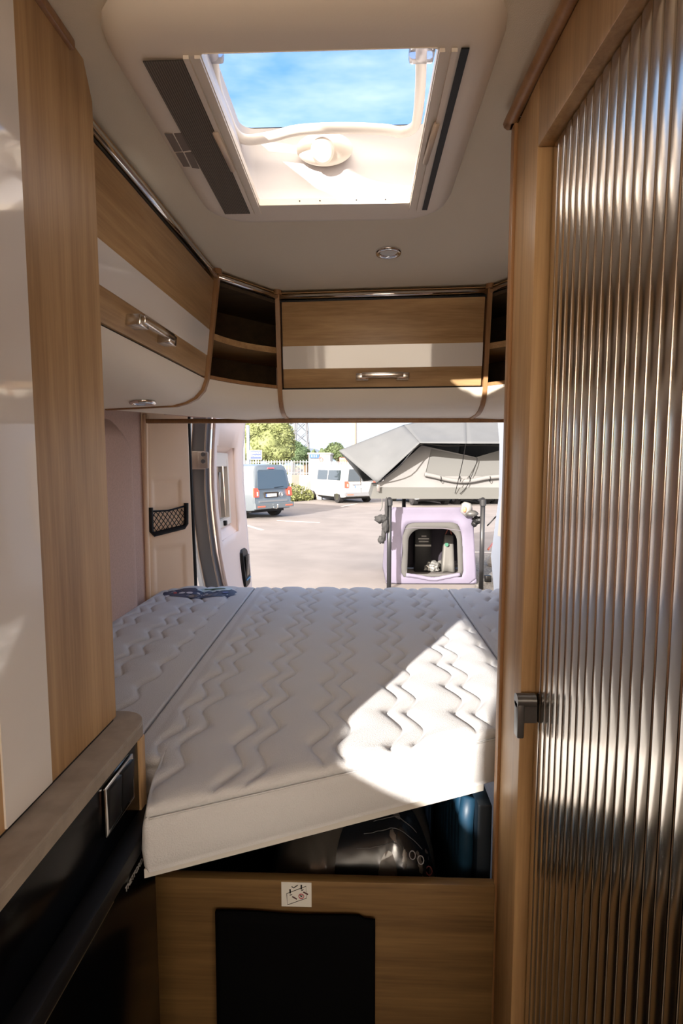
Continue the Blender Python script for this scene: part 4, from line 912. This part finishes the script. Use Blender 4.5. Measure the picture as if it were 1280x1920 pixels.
# ================================================================== ROOFTOP TENT ON STAND
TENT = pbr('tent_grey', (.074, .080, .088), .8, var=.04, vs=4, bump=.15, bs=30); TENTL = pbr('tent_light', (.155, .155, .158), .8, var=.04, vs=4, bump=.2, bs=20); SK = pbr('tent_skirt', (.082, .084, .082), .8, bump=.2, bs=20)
tt = thing('roof_tent', 'grey roof tent with awning displayed on black poles outside', 'tent', (1.4, 8.9, .80))
def sheet(name, quad, mat, nu=14, nv=14, sag=.03, th=.006, par=tt, seed=0, wr=.012):
    a_, b_, c_, d_ = [Vector(q) for q in quad]; nrm_ = (b_ - a_).cross(d_ - a_).normalized(); bm = nb()
    g_ = [[None] * (nv + 1) for _ in range(nu + 1)]
    for i in range(nu + 1):
        for j in range(nv + 1):
            u, v = i / nu, j / nv; p_ = a_.lerp(b_, u).lerp(d_.lerp(c_, u), v)
            e = math.sin(math.pi * u) * math.sin(math.pi * v)
            p_ = p_ + nrm_ * (-sag * e + wr * e * noise.noise(Vector((u * 5 + seed, v * 5, seed)) ) * 2); g_[i][j] = bm.verts.new(p_)
    for i in range(nu):
        for j in range(nv): bm.faces.new((g_[i][j], g_[i + 1][j], g_[i + 1][j + 1], g_[i][j + 1]))
    bmesh.ops.remove_doubles(bm, verts=bm.verts[:], dist=1e-5)
    o = obj(name, bm, mat, par, True); m_ = o.modifiers.new('s', 'SOLIDIFY'); m_.thickness = th; return o
XR = 2.9
tA = PY(635, 845, 8.75); tB = PY(757, 797, 9.2); tC = PY(873, 772, 9.3); tD = PY(787, 831, 8.05); tE = PY(706, 906, 8.36); tF = PY(875, 832, 7.9)
tG = Vector((XR - .3, 9.3, tC.z)); tH = Vector((XR - .2, 7.95, tF.z)); tI = Vector((XR, 8.42, tE.z)); tJ = Vector((XR + .6, 8.1, tA.z))
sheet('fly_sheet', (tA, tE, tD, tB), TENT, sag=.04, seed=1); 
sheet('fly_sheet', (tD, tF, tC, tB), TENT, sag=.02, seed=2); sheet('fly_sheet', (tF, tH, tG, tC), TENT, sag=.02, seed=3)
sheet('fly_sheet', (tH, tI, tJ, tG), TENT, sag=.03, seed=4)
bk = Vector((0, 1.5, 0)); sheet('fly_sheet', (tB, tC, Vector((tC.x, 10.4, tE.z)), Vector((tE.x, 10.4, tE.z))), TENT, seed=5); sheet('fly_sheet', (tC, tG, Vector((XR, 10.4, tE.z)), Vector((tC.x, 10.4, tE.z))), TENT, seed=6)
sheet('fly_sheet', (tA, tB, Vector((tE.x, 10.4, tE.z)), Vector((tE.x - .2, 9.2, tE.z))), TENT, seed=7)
# body wall
f0 = PY(700, 914, 8.5); f1 = Vector((XR, 8.5, f0.z)); zt_ = PY(790, 837, 8.5).z
wl = [PY(704, 914, 8.5), PY(790, 835, 8.5), PY(890, 858, 8.5), PY(955, 838, 8.5), Vector((XR - .4, 8.5, zt_)), Vector((XR, 8.5, f0.z))]
wo = (PY(799, 843, 8.5), PY(795, 890, 8.5))
# front wall built around the mesh window
W0, W1, W2, W3 = PY(808, 842, 8.5), PY(796, 893, 8.5), PY(950, 900, 8.5), PY(950, 850, 8.5)
bm = nb(); 
def fan(pts): prism(bm, pts, (0, .012, 0))
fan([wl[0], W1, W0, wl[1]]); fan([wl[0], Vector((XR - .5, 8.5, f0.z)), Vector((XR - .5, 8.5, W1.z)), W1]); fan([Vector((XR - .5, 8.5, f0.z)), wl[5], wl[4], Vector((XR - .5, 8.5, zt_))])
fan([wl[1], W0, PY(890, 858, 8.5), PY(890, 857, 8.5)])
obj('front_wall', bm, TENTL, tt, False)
bm = nb(); prism(bm, [W1, Vector((XR - .5, 8.5, W1.z)), Vector((XR - .5, 8.5, zt_)), PY(890, 858, 8.5), W0], (0, .006, 0)); bmesh.ops.translate(bm, verts=bm.verts[:], vec=(0, .02, 0)); obj('mesh_window', bm, pbr('mesh_grey', (.10, .102, .102), .85), tt, False)
bm = nb(); pts = [PY(x, y, 8.44) for x, y in ((796, 889), (815, 893), (840, 899), (862, 902), (885, 901), (910, 896), (940, 893), (980, 890))]; tube(bm, smoothpath(pts, 4), .035, 10); obj('rolled_flap', bm, TENTL, tt, True)
for x in (826, 862, 880, 918):
    bm = nb(); c = PY(x, 898, 8.42); tube(bm, [c + Vector((0, .04 * math.cos(q), .042 * math.sin(q))) for q in np.linspace(0, 6, 12)], .005, 5, True); obj('flap_tie', bm, BLK, tt)
bm = nb(); box(bm, f0.x, XR, 8.51, 10.35, f0.z, f0.z + .02); obj('inner_floor', bm, SK, tt, False)
for x_ in (tE.x + .08, XR - .05):
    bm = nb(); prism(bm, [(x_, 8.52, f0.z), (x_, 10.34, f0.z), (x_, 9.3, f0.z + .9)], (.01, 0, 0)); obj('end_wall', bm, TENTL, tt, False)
bm = nb(); prism(bm, [PY(694, 935, 8.44), PY(700, 914, 8.44), Vector((XR + .05, 8.44, f0.z)), Vector((XR + .08, 8.44, PY(694, 935, 8.44).z))], (0, 1.95, 0)); obj('base_skirt', bm, SK, tt, False)
bm = nb(); tube(bm, smoothpath([PY(*q, 8.1 if i else 8.4) for i, q in enumerate(((712, 903), (750, 873), (786, 834), (830, 836), (890, 835), (960, 836)))], 4), .010, 6); obj('fly_edge_binding', bm, BLK, tt)
bm = nb(); c = PY(709, 915, 8.38); box(bm, c.x - .022, c.x + .022, c.y - .02, c.y + .01, c.z - .055, c.z + .055, .005); obj('buckle', bm, pbr('buckle', (.10, .09, .09), .5), tt)
for q in ([(873, 832, 7.9), (866, 870, 8.1), (853, 925, 8.4)], [(893, 855, 8.4), (893, 868, 8.42), (876, 910, 8.42), (862, 926, 8.4)], [(716, 935, 8.4), (716, 950, 8.38), (712, 958, 8.36)]):
    bm = nb(); tube(bm, smoothpath([PY(*k) for k in q], 4), .006 if q[0][0] != 716 else .010, 5); obj('guy_cord', bm, BLK if q[0][0] != 716 else SK, tt)
sd_ = thing('pole_stand', 'black tubular stand carrying the grey roof tent', 'stand', (1.2, 8.8, GZ))
PB = pbr('pole_black', (.025, .026, .03), .3, .3)
for (px, yy, px2) in ((730, 8.25, 728), (905, 8.25, 904), (757, 9.9, 757), (990, 9.9, 990)):
    a_ = PY(px, 945, yy); bm = nb(); tube(bm, [(a_.x, yy, GZ), (a_.x, yy, .76)], .036, 14); lg = obj('leg', bm, PB, sd_, True)
    bm = nb(); tube(bm, [(a_.x, yy, .70), (a_.x, yy, .78), (a_.x, yy + .03, .80)], [.048, .048, .035], 14); obj('corner_fitting', bm, PB, lg, 40)
xa, xb = PY(730, 945, 8.25).x, PY(905, 945, 8.25).x
for (p_, q_) in (((xa, 8.25, .775), (xa, 9.95, .775)), ((xb, 8.25, .775), (xb, 9.95, .775)), ((xa, 9.9, .775), (PY(990, 945, 9.9).x, 9.9, .775))):
    bm = nb(); tube(bm, [p_, q_], .028, 10); obj('top_rail', bm, PB, sd_, True)

# ---- lavender cube
cu = thing('fabric_cubicle', 'lavender fabric camping cubicle with arched window under the tent', 'cubicle', (1.15, 9.2, GZ))
LAV = pbr('lavender', (.132, .120, .172), .8, var=.04, vs=3, bump=.4, bs=9); GRB = pbr('mesh_border', (.062, .061, .061), .85)
YC = 8.62; K = [PY(733, 951, YC), PY(885, 951, YC), PY(893, 1094, YC), PY(724, 1094, YC)]  # TL TR BR BL
def uvp(u, v, y=YC, off=0):
    p_ = K[0].lerp(K[1], u).lerp(K[3].lerp(K[2], u), v); return Vector((p_.x, y + off, p_.z))
def pxuv(px, py): return ((px - 730) / (889 - 730), (py - 951) / (1094 - 951))
arch = []
au0, av0 = pxuv(766, 1076); au1, _ = pxuv(857, 1076); _, avt = pxuv(0, 991)
NA = 28
for k in range(NA):
    if k < 6: arch.append((au0, av0 + (avt + .16 - av0) * k / 6))
    elif k < 14: t = (k - 6) / 8 * math.pi / 2; arch.append((au0 + .15 * (1 - math.cos(t)), avt + .16 - .16 * math.sin(t)))
    elif k < 22: t = (k - 14) / 8 * math.pi / 2; arch.append((au1 - .15 * (1 - math.sin(t)), avt + .16 - .16 * math.cos(t)))
    else: arch.append((au1, avt + .16 + (av0 - avt - .16) * (k - 22) / 5))
def outerpt(k):
    u, v = arch[k]; cu_, cv_ = (au0 + au1) / 2, (avt + av0) / 2; dx, dy = u - cu_, v - cv_
    s = min((0 - cu_) / dx if dx < 0 else 1e9, (1 - cu_) / dx if dx > 0 else 1e9, (0 - cv_) / dy if dy < 0 else 1e9, (1 - cv_) / dy if dy > 0 else 1e9)
    return cu_ + dx * s, cv_ + dy * s
def lerpk(k, s): a_, b_ = arch[k], outerpt(k); return a_[0] + (b_[0] - a_[0]) * s, a_[1] + (b_[1] - a_[1]) * s
bm = nb(); rings = []
for s in (.30, .45, .6, .75, .9, 1):
    ring = []
    for k in range(NA):
        u, v = lerpk(k, s); ring.append(uvp(u, v, YC, -.012 * math.sin(math.pi * s) + .035 * noise.noise(Vector((u * 6, v * 6, 2))) * (1 if s < 1 else 0)))
    rings.append(ring)
loft(bm, rings, True, False)
# fill true corners
for (uu, vv) in ((0, 0), (1, 0), (0, 1), (1, 1)):
    ks = sorted(range(NA), key=lambda k: (outerpt(k)[0] - uu) ** 2 + (outerpt(k)[1] - vv) ** 2)
    ks = [k for k in ks[:2]]
    bm.faces.new([bm.verts.new(uvp(*outerpt(ks[0]))), bm.verts.new(uvp(uu, vv)), bm.verts.new(uvp(*outerpt(ks[1])))])
o = obj('front_panel', bm, LAV, cu, True); m_ = o.modifiers.new('s', 'SOLIDIFY'); m_.thickness = .01
bm = nb(); rings = [[uvp(*lerpk(k, s), YC, -.006) for k in range(NA)] for s in (0, .15, .31)]; loft(bm, rings, True, False); o = obj('window_border', bm, GRB, cu, True); m_ = o.modifiers.new('s', 'SOLIDIFY'); m_.thickness = .008
DEP = 1.35
def sp2(u, v, d_): p_ = uvp(u, v); return Vector((p_.x, YC + d_, p_.z))
sheet('side_panel', (sp2(0, 0, 0), sp2(0, 1, 0), sp2(0, 1, DEP), sp2(0, .13, DEP)), LAV, par=cu, seed=8, sag=.01)
sheet('side_panel', (sp2(1, 0, 0), sp2(1, 1, 0), sp2(1, 1, DEP), sp2(1, .13, DEP)), LAV, par=cu, seed=9, sag=.03)
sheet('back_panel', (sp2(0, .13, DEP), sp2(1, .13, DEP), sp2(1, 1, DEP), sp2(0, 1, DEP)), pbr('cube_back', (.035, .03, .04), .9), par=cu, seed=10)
sheet('roof_panel', (sp2(0, 0, 0), sp2(1, 0, 0), sp2(1, .13, DEP), sp2(0, .13, DEP)), LAV, par=cu, seed=11, sag=.02)
bm = nb(); tube(bm, smoothpath([uvp(*pxuv(*q), YC, -.03) for q in ((764, 1077), (785, 1080), (812, 1085), (835, 1081), (860, 1076))], 4), [.03, .035] * 8 + [.03], 10); obj('rolled_window_flap', bm, LAV, cu, True)
bm = nb(); tube(bm, [uvp(*pxuv(*q), YC, -.014) for q in ((750, 992), (775, 989), (830, 990), (870, 995))], .007, 6); obj('hem', bm, pbr('hem_dark', (.10, .09, .11), .7), cu)
# things inside the cubicle
bx = thing('black_box', 'black box with white printed lines inside the cubicle', 'box', tuple(PY(793, 1022, 9.7)))
a_, b_ = PY(778, 992, 9.6), PY(808, 1023, 9.6); zb = GZ
bm = nb(); box(bm, a_.x, b_.x, 9.6, 9.85, GZ + .005, a_.z, .01); obj('body', bm, BLK, bx)
for k, (y0, x0, x1) in enumerate(((1004, 790, 799), (1009, 784, 804), (1014, 785, 803), (1021, 778, 808))):
    p_, q_ = PY(x0, y0, 9.59), PY(x1, y0 + (2.4 if k < 3 else 3.5), 9.59); bm = nb(); box(bm, p_.x, q_.x, 9.585, 9.60, q_.z, p_.z); obj('white_line', bm, WHT, bx, False)
sb = thing('shopping_bag', 'pale carrier bag with green emblem inside the cubicle', 'bag', tuple(PZ(840, 1032, GZ)))
yb = 9.55; bm = nb(); P = [PY(829, 1030, yb), PY(853, 1030, yb), PY(850, 1004, yb), PY(834, 1003, yb)]; P = [P[0], P[1], P[2], P[3]]
P[0].z = P[1].z = GZ + .02
loft(bm, [[P[0], P[1], P[1] + Vector((0, .2, 0)), P[0] + Vector((0, .2, 0))], [P[3] + Vector((0, .03, 0)), P[2] + Vector((0, .03, 0)), P[2] + Vector((0, .13, 0)), P[3] + Vector((0, .13, 0))]]); bmesh.ops.subdivide_edges(bm, edges=bm.edges[:], cuts=4, use_grid_fill=True)
for v in bm.verts: v.co += Vector((0, noise.noise(v.co * 9) * .04, 0))
obj('sack', bm, pbr('bag_white', (.15, .145, .135), .6), sb, True)
bm = nb(); c = PY(837, 1021, yb - .03); cyl(bm, c, .035, -.008, 1, 16); obj('green_emblem', bm, pbr('emb_green', (.04, .16, .10), .6), sb)
bm = nb(); tube(bm, smoothpath([P[3] + Vector((.02, .08, 0)), P[3].lerp(P[2], .5) + Vector((0, .05, .12)), P[2] + Vector((-.02, .08, 0))], 5), .008, 6); obj('handle_loop', bm, pbr('red_handle', (.45, .12, .08), .6), sb)
bm = nb(); p_ = PZ(808, 1072, GZ); blob(bm, (p_.x, p_.y, GZ + .10), (.15, .13, .10), 4, .5, 3, 5); tag(obj('foil_bag', bm, pbr('foil', (.35, .35, .34), .3, .5), smooth=True), 'crumpled silvery bag on the ground inside the cubicle window', 'bag')
bm = nb(); p_ = PZ(835, 1066, GZ); blob(bm, (p_.x, p_.y, GZ + .08), (.22, .14, .09), 4, .6, 3, 9); tag(obj('crumpled_cloth', bm, pbr('cloth_grey', (.15, .145, .135), .9), smooth=True), 'crumpled grey cloth beside the silvery bag in the cubicle', 'cloth')
bm = nb(); p_ = PZ(790, 1037, GZ); blob(bm, (p_.x, p_.y, GZ + .02), (.16, .10, .04), 3, .6, 4, 2); tag(obj('paper_scrap', bm, pbr('scrap', (.27, .26, .25), .8), smooth=True), 'pale crumpled scrap on the ground before the black box', 'paper')
# hanging clothes / gear
bm = nb()
blob(bm, PY(714, 973, 8.2), (.09, .07, .06), 3, .5, 3, 1); blob(bm, PY(722, 985, 8.2), (.05, .07, .14), 3, .5, 3, 2); blob(bm, PY(719, 1002, 8.2), (.035, .05, .13), 3, .4, 3, 3); blob(bm, PY(714, 1012, 8.2), (.05, .05, .06), 3, .4, 3, 4); blob(bm, PY(724, 955, 8.2), (.025, .04, .18), 3, .3, 3, 5)
tag(obj('hanging_gloves', bm, pbr('grey_cloth', (.02, .02, .022), .8), smooth=True), 'dark grey gloves and straps tied to the left pole', 'gloves')
lp = thing('camping_lantern', 'silver and white lantern with dark strap hanging at the cubicle corner', 'lantern', tuple(PY(877, 962, 8.5)))
bm = nb(); tube(bm, [PY(876, 942, 8.5), PY(875, 946, 8.5), PY(873, 958, 8.5), PY(877, 966, 8.5)], [.05, .085, .09, .05], 16); obj('body', bm, pbr('lantern_white', (.2, .2, .2), .3), lp, True)
bm = nb(); c = PY(884, 963, 8.45); blob(bm, c, (.10, .09, .055), 3, .15, 3, 2); obj('cap', bm, pbr('lantern_grey', (.06, .06, .06), .4), lp, True)
bm = nb(); c = PY(871, 955, 8.41); blob(bm, c, (.03, .02, .05), 2, .1); obj('orange_band', bm, pbr('orange', (.6, .2, .1), .5), lp, True)
bm = nb(); blob(bm, PY(896, 975, 8.6), (.09, .07, .06), 3, .5, 4, 7); blob(bm, PY(889, 982, 8.6), (.05, .05, .05), 3, .5, 4, 8); tag(obj('black_pouch', bm, BLK, smooth=True), 'small black pouch between the lantern and the right pole', 'pouch')
bm = nb(); tube(bm, smoothpath([PZ(915, 1030, GZ + .35), PZ(925, 1018, GZ + .4), PZ(932, 1022, GZ + .35), PZ(930, 1040, GZ + .02)], 4), .02, 6); tag(obj('orange_strap', bm, pbr('strap_red', (.55, .18, .14), .6), smooth=True), 'orange red strap by the right rear door', 'strap')
bm = nb(); tube(bm, [PY(913, 986, 9.5), PY(930, 968, 9.5)], .012, 6); tag(obj('stick', bm, BLK), 'thin black stick right of the right tent pole', 'stick')
bm = nb(); p_ = PZ(914, 1092, GZ); box(bm, p_.x - .05, p_.x + .05, p_.y - .05, p_.y + .05, GZ + .012, GZ + .12, .01); tag(obj('black_block', bm, BLK), 'small black block on the gravel near the right pole', 'block')
